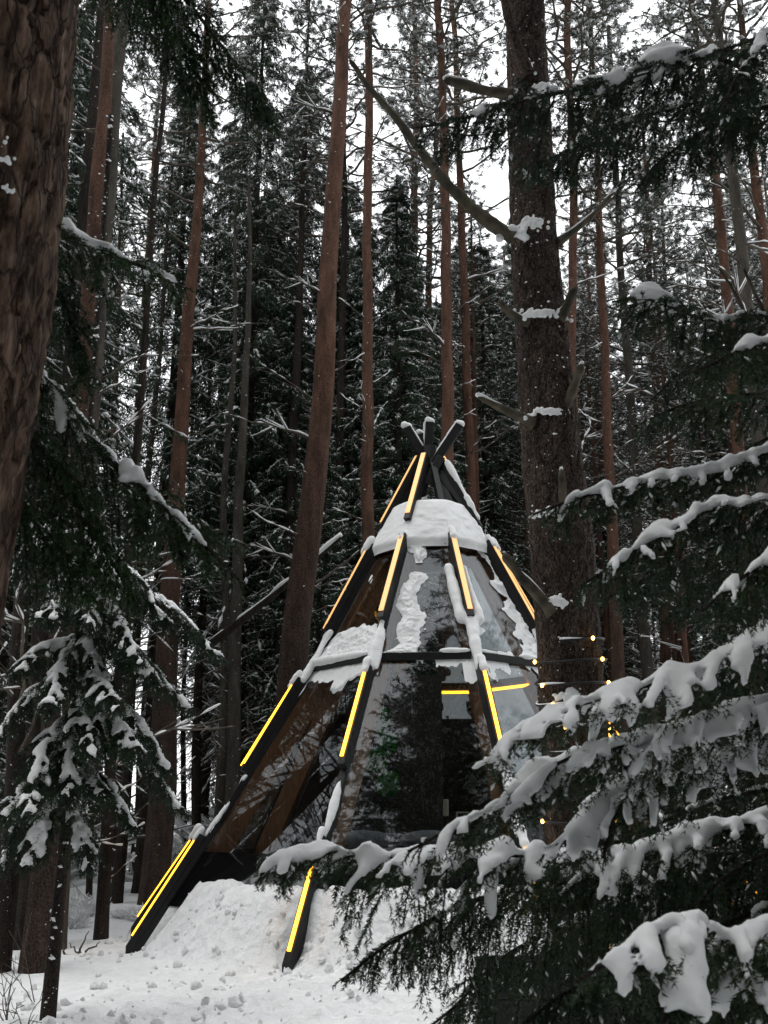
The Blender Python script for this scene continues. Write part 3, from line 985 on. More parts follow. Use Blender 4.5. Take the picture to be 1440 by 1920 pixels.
# dense spruces behind the teepee and around
SPRUCES = [
    (470, 27, 2, 'dark broad spruce in the middle of the wood left of the red pines', 28),
    (420, 33, 0, 'dark spruce farther back, left of the broad middle one', 27),
    (560, 29, 0, 'dark spruce behind the thickest red pine', 26),
    (745, 26, 2, 'dark spruce right behind the teepee top, left of the crossed poles', 19.5),
    (650, 35, 1, 'dark spruce between two red pines above the teepee', 26),
    (905, 30, 0, 'bluish spruce right of the crossed pole tips, behind the big trunk', 20),
    (110, 20, 0, 'dark spruce behind the two paired trunks at the upper left', 27),
    (330, 27, 2, 'dark spruce behind the long slim pine at the left', 24),
    (-40, 16, 2, 'dark spruce at the left edge beyond the big near trunk', 26),
    (120, 19, 0, 'low branched spruce behind the snowy boughs at the lower left', 15),
    (1110, 33, 1, 'misty spruce low behind the big scarred trunk on the right', 13),
    (985, 36, 2, 'spruce behind the big scarred trunk', 25),
    (60, 18, 1, 'low spruce with boughs to the ground behind the broadest dark trunk', 13),
    (860, 40, 2, 'tallest far spruce straight above the crossed pole tips', 25),
    (610, 24, 1, 'young spruce behind the thick red pine near the teepee glass', 11),
    (1330, 30, 1, 'spruce low behind the snowy boughs at the right', 14),
    (505, 36, 1, 'spruce deep in shade behind the broad middle one', 25),
       (820, 34, 0, 'tall dark spruce between the pines straight above the crossed pole tips', 20),
    (20, 24, 0, 'dark spruce behind the near trunk at the left edge', 25),
    (1230, 38, 1, 'low spruce in the mist between slender pines at the right', 12),
    (1410, 33, 0, 'low dark spruce behind the leaning pines near the right edge', 14),
    (1480, 26, 0, 'spruce beyond the right edge behind leaning pines', 15),
]
for k, (u, Y_, var, lab, H) in enumerate(SPRUCES):
    x = (u - 720) / FPX * Y_ / CP * 1.05
    spruce_tree(x, Y_, var, lab, H, rot=k * 1.3, r=.13 + .004 * H)

# leaning dead trunk
P_ = np.array([at(385, 1215, 23), at(470, 1150, 22), at(545, 1090, 21), at(640, 1008, 20.5)])
lt = thing('fallen_tree', 'snow topped dead trunk leaning across the shade left of the teepee', 'tree', P_[0])
Q_, s_ = resample(P_, .12)
obj('trunk', Geo().add(*tube(Q_, np.linspace(.095, .03, len(Q_)), 9)).mesh('fallen_trunk', True, P_[0]), M['bark_spruce'], lt)
rs = .045 + .05 * vnoise(s_ * 2.2, s_ * 0, 4)
V_, F_ = tube(Q_ + np.stack([0 * rs, 0 * rs, .05 + rs * .6], -1), rs * np.where(vnoise(s_ * 1.1, s_ * 0 + 7, 5) > -.25, 1, .2), 8)
obj('snow', Geo().add(V_, F_).mesh('fallen_trunk_snow', True, P_[0]), M['snow'], lt, kind='stuff')

# ------------------------------------------------------------------ the far wood: one mass
def wood_object(name, pts, rots, scales, srcs, label):
    me = bpy.data.meshes.new(name)
    me.from_pydata([tuple(p) for p in pts], [], [])
    a = me.attributes.new('turn', 'FLOAT', 'POINT'); a.data.foreach_set('value', np.asarray(rots, np.float32))
    b = me.attributes.new('size', 'FLOAT', 'POINT'); b.data.foreach_set('value', np.asarray(scales, np.float32))
    o = obj(name, me, None, kind='stuff')
    tag(o, label, 'forest')
    ng = bpy.data.node_groups.new(name, 'GeometryNodeTree')
    ng.interface.new_socket('Geometry', in_out='INPUT', socket_type='NodeSocketGeometry')
    ng.interface.new_socket('Geometry', in_out='OUTPUT', socket_type='NodeSocketGeometry')
    N, Lk = ng.nodes, ng.links
    gi, go = N.new('NodeGroupInput'), N.new('NodeGroupOutput')
    jn = N.new('GeometryNodeJoinGeometry')
    for s in srcs:
        oi = N.new('GeometryNodeObjectInfo'); oi.inputs['Object'].default_value = s
        oi.transform_space = 'ORIGINAL'
        Lk.new(oi.outputs['Geometry'], jn.inputs[0])
    inst = N.new('GeometryNodeInstanceOnPoints')
    na = N.new('GeometryNodeInputNamedAttribute'); na.data_type = 'FLOAT'; na.inputs[0].default_value = 'turn'
    nb_ = N.new('GeometryNodeInputNamedAttribute'); nb_.data_type = 'FLOAT'; nb_.inputs[0].default_value = 'size'
    cx = N.new('ShaderNodeCombineXYZ'); Lk.new(na.outputs[0], cx.inputs[2])
    er = N.new('FunctionNodeEulerToRotation'); Lk.new(cx.outputs[0], er.inputs[0])
    Lk.new(gi.outputs[0], inst.inputs['Points']); Lk.new(jn.outputs[0], inst.inputs['Instance'])
    Lk.new(er.outputs[0], inst.inputs['Rotation']); Lk.new(nb_.outputs[0], inst.inputs['Scale'])
    Lk.new(inst.outputs[0], go.inputs[0])
    mod = o.modifiers.new('spread', 'NODES'); mod.node_group = ng
    return o


def src(name, me, m=None):
    o = bpy.data.objects.new(name, me)          # never linked to the scene: only read by the wood
    if m is not None and not me.materials:
        me.materials.append(m)
    return o


tr_s = trunk_geo(np.array([[0, 0, -.5], [0, 0, 12], [0, 0, 23]]), np.array([.19, .12, .02]), 9, 1.0, seed=5)[0].mesh('far_spruce_trunk', True)
tr_p = trunk_geo(np.array([[0, 0, -.5], [.1, 0, 12], [.2, .1, 25]]), np.array([.17, .13, .03]), 9, .8, seed=6)[0].mesh('far_pine_trunk', True)
S_TR, P_TR = src('far_spruce_trunk', tr_s, M['bark_spruce']), src('far_pine_trunk', tr_p, M['bark_pine'])


def lifted(me, dz):
    m2 = me.copy()
    m2.transform(Matrix.Translation((0.15, 0, dz)))
    return m2


def far_branches():
    g_, s_ = Geo(), Geo()
    q = np.random.default_rng(77)
    for k in range(34):
        a, z = q.uniform(0, 6.28), q.uniform(4, 15)
        L = q.uniform(.4, 1.6)
        d = np.array([math.cos(a), math.sin(a), q.uniform(0, .6)])
        t = np.linspace(0, 1, 4)[:, None]
        P = np.array([.1, 0, z]) + d * t * L
        g_.add(*tube(P, .018 * (1 - .6 * t[:, 0]), 3, False))
        s_.add(*tube(P + [0, 0, .02], .02 * (1 - .5 * t[:, 0]), 3, False))
    return g_.mesh('far_pine_branches'), s_.mesh('far_pine_branch_snow')


fb, fs_ = far_branches()
P_SRC = [P_TR] + [src('far_pine_part', lifted(me, 14.5)) for me in PIN[0]] + [src('far_pine_branch', fb, M['dead_twig']), src('far_pine_bsnow', fs_, M['snow_far'])]
S_SRC = [S_TR] + [src('far_spruce_part', me) for me in SPR[0][:3]]
S_TR2 = src('far_spruce_trunk', trunk_geo(np.array([[0, 0, -.5], [0, 0, 10], [0, 0, 19.2]]), np.array([.17, .10, .015]), 9, 1.0, seed=5)[0].mesh('far_spruce_trunk', True), M['bark_spruce'])
S_SRC2 = [S_TR2] + [src('far_spruce_part', me) for me in SPR[1][:3]]


def ring(n, r0, r1, a0, a1, seed, keep=lambda x, y: True):
    q = np.random.default_rng(seed)
    out = []
    while len(out) < n:
        r = math.sqrt(q.uniform(r0 ** 2, r1 ** 2)); a = q.uniform(a0, a1)
        x, y = r * math.sin(a), r * math.cos(a)
        if keep(x, y):
            out.append((x, y, gz(x, y)))
    return out


def front_ok(x, y):
    az = math.degrees(math.atan2(x, y))
    d = math.hypot(x, y)
    if -17.0 < az < -8.0 and d < 85:
        return False                             # the bright clearing at the left
    return True


D2 = math.radians
fp = ring(45, 36, 75, D2(-30), D2(2), 1, front_ok) + ring(75, 34, 75, D2(2), D2(30), 101)
fsp = ring(34, 25, 36, D2(-28), D2(4), 202, front_ok) + ring(80, 33, 66, D2(-30), D2(4), 2, front_ok) + ring(12, 44, 80, D2(6), D2(30), 22)
q = np.random.default_rng(9)
wood_object('forest', fp, q.uniform(0, 6.28, len(fp)), q.uniform(.8, 1.15, len(fp)), P_SRC, 'far pine wood behind everything')
lo_ = ring(120, 27, 60, D2(4.5), D2(26), 71)
wood_object('forest', lo_, q.uniform(0, 6.28, len(lo_)), q.uniform(.5, .9, len(lo_)), P_SRC, 'younger pines of the far wood on the misty right side')
wood_object('forest', fsp, q.uniform(0, 6.28, len(fsp)), q.uniform(.6, 1.0, len(fsp)), S_SRC, 'far dark spruce wood behind everything')
# the same wood goes on behind the photographer and to both sides
bp_ = ring(80, 6, 40, D2(40), D2(320), 3, lambda x, y: math.hypot(x, y - 2) > 7)
q_row = np.random.default_rng(61)
ROW = [(x_, y_) for x_, y_ in zip(np.arange(-8.0, 6.1, 1.25), q_row.uniform(-14.5, -9.0, 12))]
bsp = [(x_, y_, gz(x_, y_)) for x_, y_ in ROW] + ring(60, 7, 22, D2(120), D2(240), 4) + ring(60, 9, 34, D2(45), D2(315), 44, lambda x, y: math.hypot(x, y - 2) > 9)
wood_object('forest', bp_, q.uniform(0, 6.28, len(bp_)), q.uniform(1.0, 1.4, len(bp_)), P_SRC, 'pines of the same wood on the near side')
wood_object('forest', bsp, q.uniform(0, 6.28, len(bsp)), np.concatenate([q.uniform(1.35, 1.75, len(ROW)), q.uniform(1.1, 1.6, len(bsp) - len(ROW))]), S_SRC2, 'spruces of the same wood on the near side')

# snowy thicket behind the clearing and among the trunks
def thicket_mesh():
    q = np.random.default_rng(31)
    g_, s_ = Geo(), Geo()
    n = 90
    a = q.uniform(0, 6.28, n); l = q.uniform(.6, 2.0, n); up = q.uniform(.3, 1.6, n)
    t = np.linspace(0, 1, 6)
    d = norm(np.stack([np.cos(a), np.sin(a), up], -1))
    P = q.normal(0, .35, (n, 1, 3)) * [1, 1, 0] + d[:, None] * (t[None] * l[:, None])[..., None]
    P[..., 2] -= (.25 * l[:, None] * t ** 2)
    P += np.cumsum(q.normal(0, .03, P.shape), 1)
    g_.add(*multi_tube(P, np.full(P.shape[:2], .008), 3))
    s_.add(*multi_tube(P + [0, 0, .014], np.abs(.032 + .02 * q.normal(0, 1, P.shape[:2]) * .6), 4))
    for k in range(2):
        i = q.integers(0, n, 220); j = q.integers(1, 5, 220)
        B = P[i, j]; dd = norm(d[i] + q.normal(0, .7, (220, 3)))
        Q = B[:, None] + dd[:, None] * (np.linspace(0, 1, 4)[None] * q.uniform(.15, .6, (220, 1)))[..., None]
        g_.add(*multi_tube(Q, np.full(Q.shape[:2], .005), 3))
        s_.add(*multi_tube(Q + [0, 0, .012], np.full(Q.shape[:2], .024), 3))
    return g_.mesh('thicket_twigs', True), s_.mesh('thicket_snow', True)


tm, ts_ = thicket_mesh()
T_SRC = [src('thicket_part', tm, M['dead_twig']), src('thicket_part', ts_, M['snow_far'])]
tp = ring(60, 60, 82, D2(-20), D2(-6), 12) + ring(70, 44, 60, D2(-20), D2(-6), 17) + ring(60, 27, 46, D2(-24), D2(12), 13, lambda x, y: not -14.5 < math.degrees(math.atan2(x, y)) < -10.5)
tp += ring(60, 30, 50, D2(8), D2(24), 14)
wood_object('undergrowth', tp, q.uniform(0, 6.28, len(tp)), q.uniform(.6, 1.9, len(tp)), T_SRC, 'snow laden leafless brush behind the trunks')
tp = ring(26, 19, 23.5, D2(-19), D2(-9), 15)
wood_object('undergrowth', tp, q.uniform(0, 6.28, len(tp)), q.uniform(.15, .28, len(tp)), T_SRC, 'low snowy brush at the feet of the lower left trunks')
# ------------------------------------------------------------------ the glass teepee
ZA, TK = 7.05, 0.5123
ANG = [-75, -28, 16, 63, 108, 153, 198, 243]
Z1, Z2, ZG, ZB = 5.43, 3.69, 1.27, 0.62


def axes(deg):
    a = math.radians(deg)
    return np.array([math.sin(a), -math.cos(a), 0.]), np.array([math.cos(a), math.sin(a), 0.])


def pole_pt(deg, z, k=0.0):
    O, _ = axes(deg)
    m = 1 + k * float(sstep(4.2, -.3, np.array(z)))
    return np.array([TX, TY, 0]) + O * (ZA - z) * TK * m + np.array([0, 0, z])


def project(P):
    x, y, z = P[0], P[1], P[2] - EYE
    d = y * CP + z * SP
    return 720 + FPX * x / d, 960 - FPX * (-y * SP + z * CP) / d


def z_at(deg, v, k=0.0):
    lo, hi = -1.0, 7.4
    for _ in range(40):
        m = (lo + hi) / 2
        if project(pole_pt(deg, m, k))[1] > v:
            lo = m
        else:
            hi = m
    return (lo + hi) / 2


def box8(p0, p1, S, N, w, n0, n1, w1=None):
    """Beam from p0 to p1, width w along S, from n0 to n1 along N."""
    p0, p1 = np.asarray(p0), np.asarray(p1)
    V = []
    for p in (p0, p1):
        for (a, b) in ((-.5, n0), (.5, n0), (.5, n1), (-.5, n1)):
            V.append(p + S * a * w + N * b)
    F = np.array([[0, 1, 2, 3], [7, 6, 5, 4], [0, 4, 5, 1], [1, 5, 6, 2], [2, 6, 7, 3], [3, 7, 4, 0]])
    return np.array(V), F


def bevel_obj(o, w=.008, seg=2):
    md = o.modifiers.new('edge', 'BEVEL')
    md.width = w; md.segments = seg; md.limit_method = 'ANGLE'
    return o


def solve_k(deg, u, v):
    best = (1e9, 0)
    for k in np.linspace(-.1, .7, 161):
        z = z_at(deg, v, k)
        d = abs(project(pole_pt(deg, z, k))[0] - u)
        best = min(best, (d, k))
    return best[1]


def snow_ridge(p0, p1, r, up=(0, 0, 1), step=.03, cover=.25, seed=0, jit=.3, f=3.0):
    n = max(3, int(np.linalg.norm(np.asarray(p1) - p0) / step))
    t = np.linspace(0, 1, n)[:, None]
    P = np.asarray(p0) * (1 - t) + np.asarray(p1) * t
    s = t[:, 0] * np.linalg.norm(np.asarray(p1) - p0)
    nz = vnoise(s * f + seed * 3.1, s * 0 + seed, seed) + cover
    ok = nz > 0
    R = r * (.55 + .9 * np.clip(nz, 0, .7))
    R = R * (1 + jit * (np.random.default_rng(seed).random(n) - .5))
    return (P + np.asarray(up) * (R * .35)[:, None])[ok], R[ok]


tee_o = np.array([TX, TY, gz(TX, TY)])
tee = thing('glass_teepee', 'tall glass teepee with black poles and glowing yellow light strips in the snowy wood', 'teepee', tee_o)


def tpart(name, V, F, m, parent=None, kind=None, smooth=False, bev=0):
    o = obj(name, Geo().add(V, F).mesh(name, smooth, tee_o), M[m], parent or tee, kind=kind)
    if bev:
        bevel_obj(o, bev)
    return o


TIERS = [(862, 985), (1012, 1170), (1258, 1445), (1578, 1848)]
kA = solve_k(-75, 246, 1800)
kE = solve_k(63, 1315, 1655)
KS = {-75: kA, 63: kE}
# the poles that one sees: angle, foot row, extra factor, tiers lit
POLES = [(-75, 1808, kA), (-28, 1850, 0.0), (16, 1850, 0.0), (63, 1790, kE), (108, None, 0), (153, None, 0), (198, None, 0), (243, None, 0),
         (-88, 1768, solve_k(-88, 265, 1748)), (77, 1760, solve_k(77, 1374, 1660))]
for pi, (deg, foot, k) in enumerate(POLES):
    O, S = axes(deg)
    N = norm(O + np.array([0, 0, TK]))
    extra = pi >= 8
    zt = [(z_at(-28, a), z_at(-28, b)) for a, b in TIERS]
    zf = z_at(deg, foot, k) if foot else gz(*(pole_pt(deg, .2)[:2])) - .1
    zt[3] = (zt[3][0], zf)
    if extra:
        zt = zt[1:]
    ztop = ZA + (.0 if extra else .02)
    P = lambda z: pole_pt(deg, z, k)
    if not extra:
        zz = [ztop, Z2, ZG, zf + .12]
        g = Geo()
        for a, b in zip(zz[:-1], zz[1:]):
            g.add(*box8(P(a), P(b), S, N, .085, -.03, .055))
        pole = obj('pole', g.mesh('pole', False, tee_o), M['black_wood'], tee)
        # brown rafter inside the glass
        zz = [6.2, Z2, ZG, .95]
        g = Geo()
        for a, b in zip(zz[:-1], zz[1:]):
            g.add(*box8(P(a), P(b), S, N, .10, -.33 if a < 6 else -.22, -.045))
        tpart('rafter', np.concatenate(g.V), [f for f in g.F], 'brown_wood', bev=.006)
    snowP, snowR = [], []
    front = -100 < deg < 80
    for ti, (za, zb) in enumerate(zt):
        tier = ti + (1 if extra else 0)
        if extra and tier < 1:
            continue
        if tier == 0 and deg == 16:
            continue                                 # no batten over the roof on this pole
        pa, pb = P(za), P(zb)
        V, F = box8(pa, pb, S, N, .098, .058, .158)
        # the lower end is cut to a point as on the real battens
        d = norm(pb - pa)
        if tier == 3:
            for q_ in (6, 7):
                V[q_] -= d * .16
        bat = tpart('batten', V, F, 'black_wood', bev=.008)
        if front or deg == 108:
            e = .06 if tier else .02
            snowy = tier < 2
            wl = .072 if snowy else .046
            off = S * 0.0
            pe = pb if not (tier == 0 and deg == 63) else pa + d * .14
            V, F = box8(pa + d * e + off, pe - d * (.10 if tier < 3 else .30) * (pe is pb) + off, S, N, wl, .1595, .178)
            tpart('led_strip', V, F, 'led_snowy' if snowy else 'led', bat, bev=.006)
        if tier == 0 and deg == 63:
            a_, b_ = snow_ridge(pa + d * .16 + N * .15, pb - d * .1 + N * .15, .05, seed=91, cover=.6, f=5)
            V, F = snow_blobs(a_, b_, .018)
            tpart('snow', V, F, 'snow', bat, 'stuff', True)
        if tier and front:
            a_, b_ = snow_ridge(pa + N * .15 - d * .05, pa + d * .12 + N * .165, .05, seed=pi * 10 + ti, cover=.6)
            c_, e_ = snow_ridge(pb - d * .14 + N * .155, pb + N * .125, .028, seed=pi * 10 + ti + 5, cover=.2)
            A_ = np.concatenate([a_, c_]); B_ = np.concatenate([a_ * 0 + 1, c_ * 0 + 1])[:, 0] * np.concatenate([b_, e_])
            if tier < 2:
                s1, r1 = snow_ridge(pa + N * .15 + S * .045, pb + N * .15 + S * .045, .022, seed=pi + 40 + ti, cover=.15, f=6)
                A_ = np.concatenate([A_, s1]); B_ = np.concatenate([B_, r1])
            V, F = snow_blobs(A_, B_, .02)
            tpart('snow', V, F, 'snow', bat, 'stuff', True)
    # snow in the gaps between battens, on the bare pole
    if not extra and front:
        for a, b, r_, cv in ((zt[0][1], zt[1][0], .05, .5), (zt[1][1], zt[2][0] - .02, .060, .5), (zt[2][1] - .03, zt[3][0], .05, .3)):
            p_, r2 = snow_ridge(P(a) + N * .06, P(b) + N * .06, r_, seed=pi * 7 + 3, cover=cv, f=2.2)
            q1, r3 = snow_ridge(P(a) + N * .05 + S * .07, P(b) + N * .05 + S * .10, r_ * .7, seed=pi * 7 + 4, cover=cv - .2, f=3)
            snowP += [p_, q1]; snowR += [r2, r3]
        if deg == 16:
            p_, r2 = snow_ridge(P(zt[1][1] + .8) + S * .10 + N * .03, P(zt[1][1]) + S * .16 + N * .03, .07, seed=77, cover=.4)
            snowP.append(p_); snowR.append(r2)
            p_, r2 = snow_ridge(P(zt[1][1] + .8) - S * .12 + N * .03, P(zt[1][1]) - S * .10 + N * .03, .07, seed=78, cover=.4)
            snowP.append(p_); snowR.append(r2)
        V, F = snow_blobs(np.concatenate(snowP), np.concatenate(snowR), .022)
        tpart('snow', V, F, 'snow', pole, 'stuff', True)

# crossing tips above the apex
TIPS = [(-75, 862, 795, 815), (63, 762, 800, 800), (153, 788, 812, 802), (198, 806, 790, 801), (-28, 812, 838, 812)]
for k, (deg, u1, v1, u0) in enumerate(TIPS):
    yo = {-75: -.10, 63: .05, 153: .16, 198: -.02, -28: -.05}[deg]
    a, b = at(u0, 868, TY + yo), at(u1, v1 + 3, TY + yo - (.15 if deg in (-75, -28) else -.2) * 0)
    if deg == -28:
        a, b = at(822, 868, TY - .12), at(803, 905, TY - .16)
    d = norm(b - a)
    N = norm(np.cross(np.array([0, 1., 0]), d)); N = N if N[2] > 0 else -N
    V, F = box8(a - d * .1, b, np.array([0, 1., 0]), N, .13, -.065, .065)
    tip = tpart('pole_tip', V, F, 'black_wood', bev=.01)
    if deg != -28:
        p_, r_ = snow_ridge(a + N * .05 + d * .1, b + N * .06 - d * .02, .030, up=N, seed=k + 60, cover=.5)
        c_, e_ = snow_ridge(b + np.array([-.03, -.03, .02]), b + np.array([.03, .03, .02]), .046, seed=3 + k, cover=.8)
        V, F = snow_blobs(np.concatenate([p_, c_]), np.concatenate([r_, e_]), .016)
        tpart('snow', V, F, 'snow', tip, 'stuff', True)
# short lashing block where the poles meet
V, F = tube(np.array([[TX, TY, ZA - .35], [TX, TY, ZA + .1]]), np.array([.16, .12]), 8)
tpart('pole_head', V, F, 'black_wood')
# boards under the right hand upper pole
for (p, q_) in (((823, 885), (868, 942)), ((822, 900), (842, 945))):
    a, b = at(*p, TY - .1), at(*q_, TY - .25)
    d = norm(b - a); S_ = norm(np.cross(d, np.array([0, 1., 0])))
    V, F = box8(a, b, S_, np.array([0, 1., 0]), .14, -.04, .04)
    tpart('gable_board', V, F, 'black_wood', bev=.008)

# rings and panes
def ringpt(i, z, inset=0.0):
    deg = ANG[i % 8]
    O, S = axes(deg)
    return pole_pt(deg, z, KS.get(deg, 0.0)) - norm(O + np.array([0, 0, TK])) * inset


def snow_sheet(c00, c10, c11, c01, mask, nu, nv, th, seed, rough=.02):
    """Snow lying on a pane; corners top left, top right, bottom right, bottom left; mask(u, v) > 0 where it lies."""
    u, v = np.meshgrid(np.linspace(0, 1, nu), np.linspace(0, 1, nv), indexing='ij')
    top = c00 + (c10 - c00) * u[..., None]
    bot = c01 + (c11 - c01) * u[..., None]
    P = top + (bot - top) * v[..., None]
    N = norm(np.cross(c10 - c00, c01 - c00))
    if N[2] < 0:
        N = -N
    mk = mask(u, v)
    w_ = np.linalg.norm(c11 - c01); h_ = np.linalg.norm(c01 - c00)
    t = th * sstep(0, .25, mk) * (1 + .8 * fbm(u * w_ * 5, v * h_ * 9, 3, seed)) + .006 + rough * sstep(.02, .2, mk) * fbm(u * w_ * 16, v * h_ * 22, 3, seed + 3)
    V = P + N * t[..., None]
    i = (np.arange(nu - 1) * nv)[:, None] + np.arange(nv - 1)[None]
    F = np.stack([i, i + nv, i + nv + 1, i + 1], -1).reshape(-1, 4)
    ok = (mk > 0).ravel()
    F = F[ok[F].sum(1) >= 3]
    return V.reshape(-1, 3), F


# where snow lies on the panes: (left pole, tier) -> mask of (u across, v down) plus noise
def nz(u, v, s, a=.35, fu=5, fv=7):
    return a * fbm(u * fu, v * fv, 4, s)


MASKS = {
    (0, 1): lambda u, v: sstep(.45, .95, v) * .9 + (v > .93) * .5 - .42 + nz(u, v, 1, .8, 3, 4) - .5 * sstep(.55, .9, u) * (v < .8),
    (1, 1): lambda u, v: np.maximum(.30 - abs(u - .30 - .05 * np.sin(v * 9)) * 1.9 - .28 * (v < .28) * (v > .2), .32 - v * 2.0 - abs(u - .15)) - .02 + nz(u, v, 2, .30, 5, 9) - .06 + .5 * sstep(.9, 1, v) * (u < .42),
    (2, 1): lambda u, v: np.maximum(.16 - u * 1.0, np.maximum((u - .72) * .9 + .06, (v - .86) * 2.0 - .15)) + nz(u, v, 3, .28, 5, 9) - .06 * (v < .3) + .10 * v - .12,
    (0, 2): lambda u, v: np.maximum(.11 - v * 1.0, .08 - u * .9 - abs(v - .12) * .6) + nz(u, v, 4, .15, 5, 7),
    (1, 2): lambda u, v: .03 - v * 1.3 + nz(u, v, 5, .16, 9, 9) + .12 * (u > .85) * (v < .25),
    (2, 2): lambda u, v: np.maximum(.10 - v * .9, .14 - u * .9 - v * .8) + nz(u, v, 6, .25, 6, 6),
    (3, 1): lambda u, v: u * 0 + .4 + nz(u, v, 7),
    (4, 1): lambda u, v: .55 - .5 * u + nz(u, v, 8, .35, 4, 5),
    (5, 1): lambda u, v: .12 - u * .5 + nz(u, v, 9, .4, 4, 4),
    (7, 1): lambda u, v: .25 - abs(u - .7) + nz(u, v, 10, .5, 4, 4),
    (4, 2): lambda u, v: .5 - v * 1.0 + nz(u, v, 11, .35, 4, 4),
    (3, 2): lambda u, v: .4 - v * .9 + nz(u, v, 12, .35, 4, 4),
    (5, 2): lambda u, v: .12 - v * .8 + nz(u, v, 13, .3, 4, 4),
}
mt, nn_, ll_, bb_ = mat('thin_snow_on_glass')
tl_ = nn_.new('ShaderNodeBsdfTranslucent'); tl_.inputs[0].default_value = (.80, .82, .86, 1)
ms_ = nn_.new('ShaderNodeMixShader'); ms_.inputs[0].default_value = .8
bb_.inputs['Base Color'].default_value = (.84, .86, .89, 1); bb_.inputs['Roughness'].default_value = .8
ll_.new(bb_.outputs[0], ms_.inputs[1]); ll_.new(tl_.outputs[0], ms_.inputs[2]); ll_.new(ms_.outputs[0], nn_['Material Output'].inputs[0])
M['snow_thin'] = mt

for i in range(8):
    O, S = axes((ANG[i] + ANG[(i + 1) % 8] + (360 if i == 7 else 0)) / 2 if i < 7 else (243 + 285) / 2)
    # ring beams
    for zr_, wv in ((Z1, .09), (Z2, .10)):
        a, b = ringpt(i, zr_), ringpt(i + 1, zr_)
        d = norm(b - a)
        N = norm(np.cross(d, np.array([0, 0, 1.])) * -1)
        N = N if N @ O > 0 else -N
        V, F = box8(a + d * .05, b - d * .05, np.array([0, 0, 1.]), N, wv, -.10, .07)
        rb = tpart('ring_beam', V, F, 'black_wood', bev=.008)
        cv = {(0, Z2): .5, (1, Z2): -.12, (2, Z2): -.15}.get((i, zr_), -.05)
        p_, r_ = snow_ridge(a + d * .08 + N * .05 + [0, 0, wv / 2], b - d * .08 + N * .05 + [0, 0, wv / 2], .055, seed=200 + i + int(zr_), cover=cv)
        if zr_ == Z2 and len(p_) > 2:
            V, F = snow_blobs(p_, r_, .022)
            tpart('snow', V, F, 'snow', rb, 'stuff', True)
    for tier, (zt_, zb_) in ((1, (Z1, Z2)), (2, (Z2, ZG))):
        c = [ringpt(i, zt_), ringpt(i + 1, zt_), ringpt(i + 1, zb_), ringpt(i, zb_)]
        Nn = norm(np.cross(c[1] - c[0], c[3] - c[0])); Nn = Nn if Nn @ O > 0 else -Nn
        V = np.array([p for p in c] + [p - Nn * .012 for p in c])
        F = np.array([[3, 2, 1, 0], [4, 5, 6, 7], [0, 1, 5, 4], [1, 2, 6, 5], [2, 3, 7, 6], [3, 0, 4, 7]])
        pane = tpart('pane', V, F, 'glass')
        if (i, tier) in MASKS:
            back = i in (3, 4, 5, 6, 7)
            V, F = snow_sheet(*[p + Nn * .004 for p in c], MASKS[(i, tier)], 60 if back else 120, 90 if back else 190, .012 if back else .030, 50 + i * 3 + tier, .010 if back else .022)
            if len(F):
                tpart('snow', V, F, 'snow_thin' if back else 'snow', pane, 'stuff', True)
    # black gloss base panel
    c = [ringpt(i, ZG, .0), ringpt(i + 1, ZG, .0), ringpt(i + 1, ZB, .0), ringpt(i, ZB, .0)]
    Nn = norm(np.cross(c[1] - c[0], c[3] - c[0])); Nn = Nn if Nn @ O > 0 else -Nn
    V = np.array([p + Nn * .01 for p in c] + [p - Nn * .04 for p in c])
    F = np.array([[3, 2, 1, 0], [4, 5, 6, 7], [0, 1, 5, 4], [1, 2, 6, 5], [2, 3, 7, 6], [3, 0, 4, 7]])
    tpart('base_panel', V, F, 'gloss')
    d = norm(c[1] - c[0])
    V, F = box8(c[0] + d * .06, c[1] - d * .06, np.array([0, 0, 1.]), Nn, .05, -.05, .03)
    if i not in (0, 1, 2):
        tpart('sill_beam', V, F, 'black_wood')

# roof above the upper ring with its cap of snow
n_a, n_z = 160, 40
a = np.linspace(0, 2 * np.pi, n_a, endpoint=False)
angs = np.radians(np.array(ANG + [285]))
v = np.linspace(0, 1, n_z)
A, Vv = np.meshgrid(a, v, indexing='ij')
deg0 = (A + math.radians(-75))
rel = np.mod(np.degrees(deg0) + 75, 360)
edges = np.array([x + 75 for x in ANG] + [360])
idx = np.searchsorted(edges, rel, side='right') - 1
mid = (edges[idx] + edges[np.minimum(idx + 1, 8)]) / 2
half = (edges[np.minimum(idx + 1, 8)] - edges[idx]) / 2
oct_ = np.cos(np.radians(half)) / np.cos(np.radians(rel - mid))
zc = Z1 - .02 + Vv * .86
rc = (ZA - zc) * TK * (oct_ * .55 + .45) + .02
thick = .055 * sstep(0, .10, Vv) + .035 + .022 * np.sin(Vv * 3.1)
wv = fbm(A * 1.7, Vv * 2.2, 3, 31)
thick = thick + .030 * wv + .018 * fbm(A * 3.1 + wv * 2, Vv * 9 + wv * 3, 3, 5) + .007 * fbm(A * 11 + wv * 4, Vv * 26 + wv * 5, 3, 8)
rc = rc + thick
top = sstep(.80, 1.0, Vv)
rc = rc * (1 - top ** 1.5 * .85)
zc = zc + .04 * top * (1 + 2 * fbm(A * 2, Vv * 2, 2, 3)) - .05 * (1 - sstep(0, .1, Vv))
Pc = np.stack([TX + rc * np.sin(deg0), TY - rc * np.cos(deg0), zc], -1)
i_ = np.arange(n_a)[:, None] * n_z; i2 = ((np.arange(n_a) + 1) % n_a)[:, None] * n_z
j_ = np.arange(n_z - 1)[None]
F = np.stack([i_ + j_, i2 + j_, i2 + j_ + 1, i_ + j_ + 1], -1).reshape(-1, 4)
roof_g = Geo()
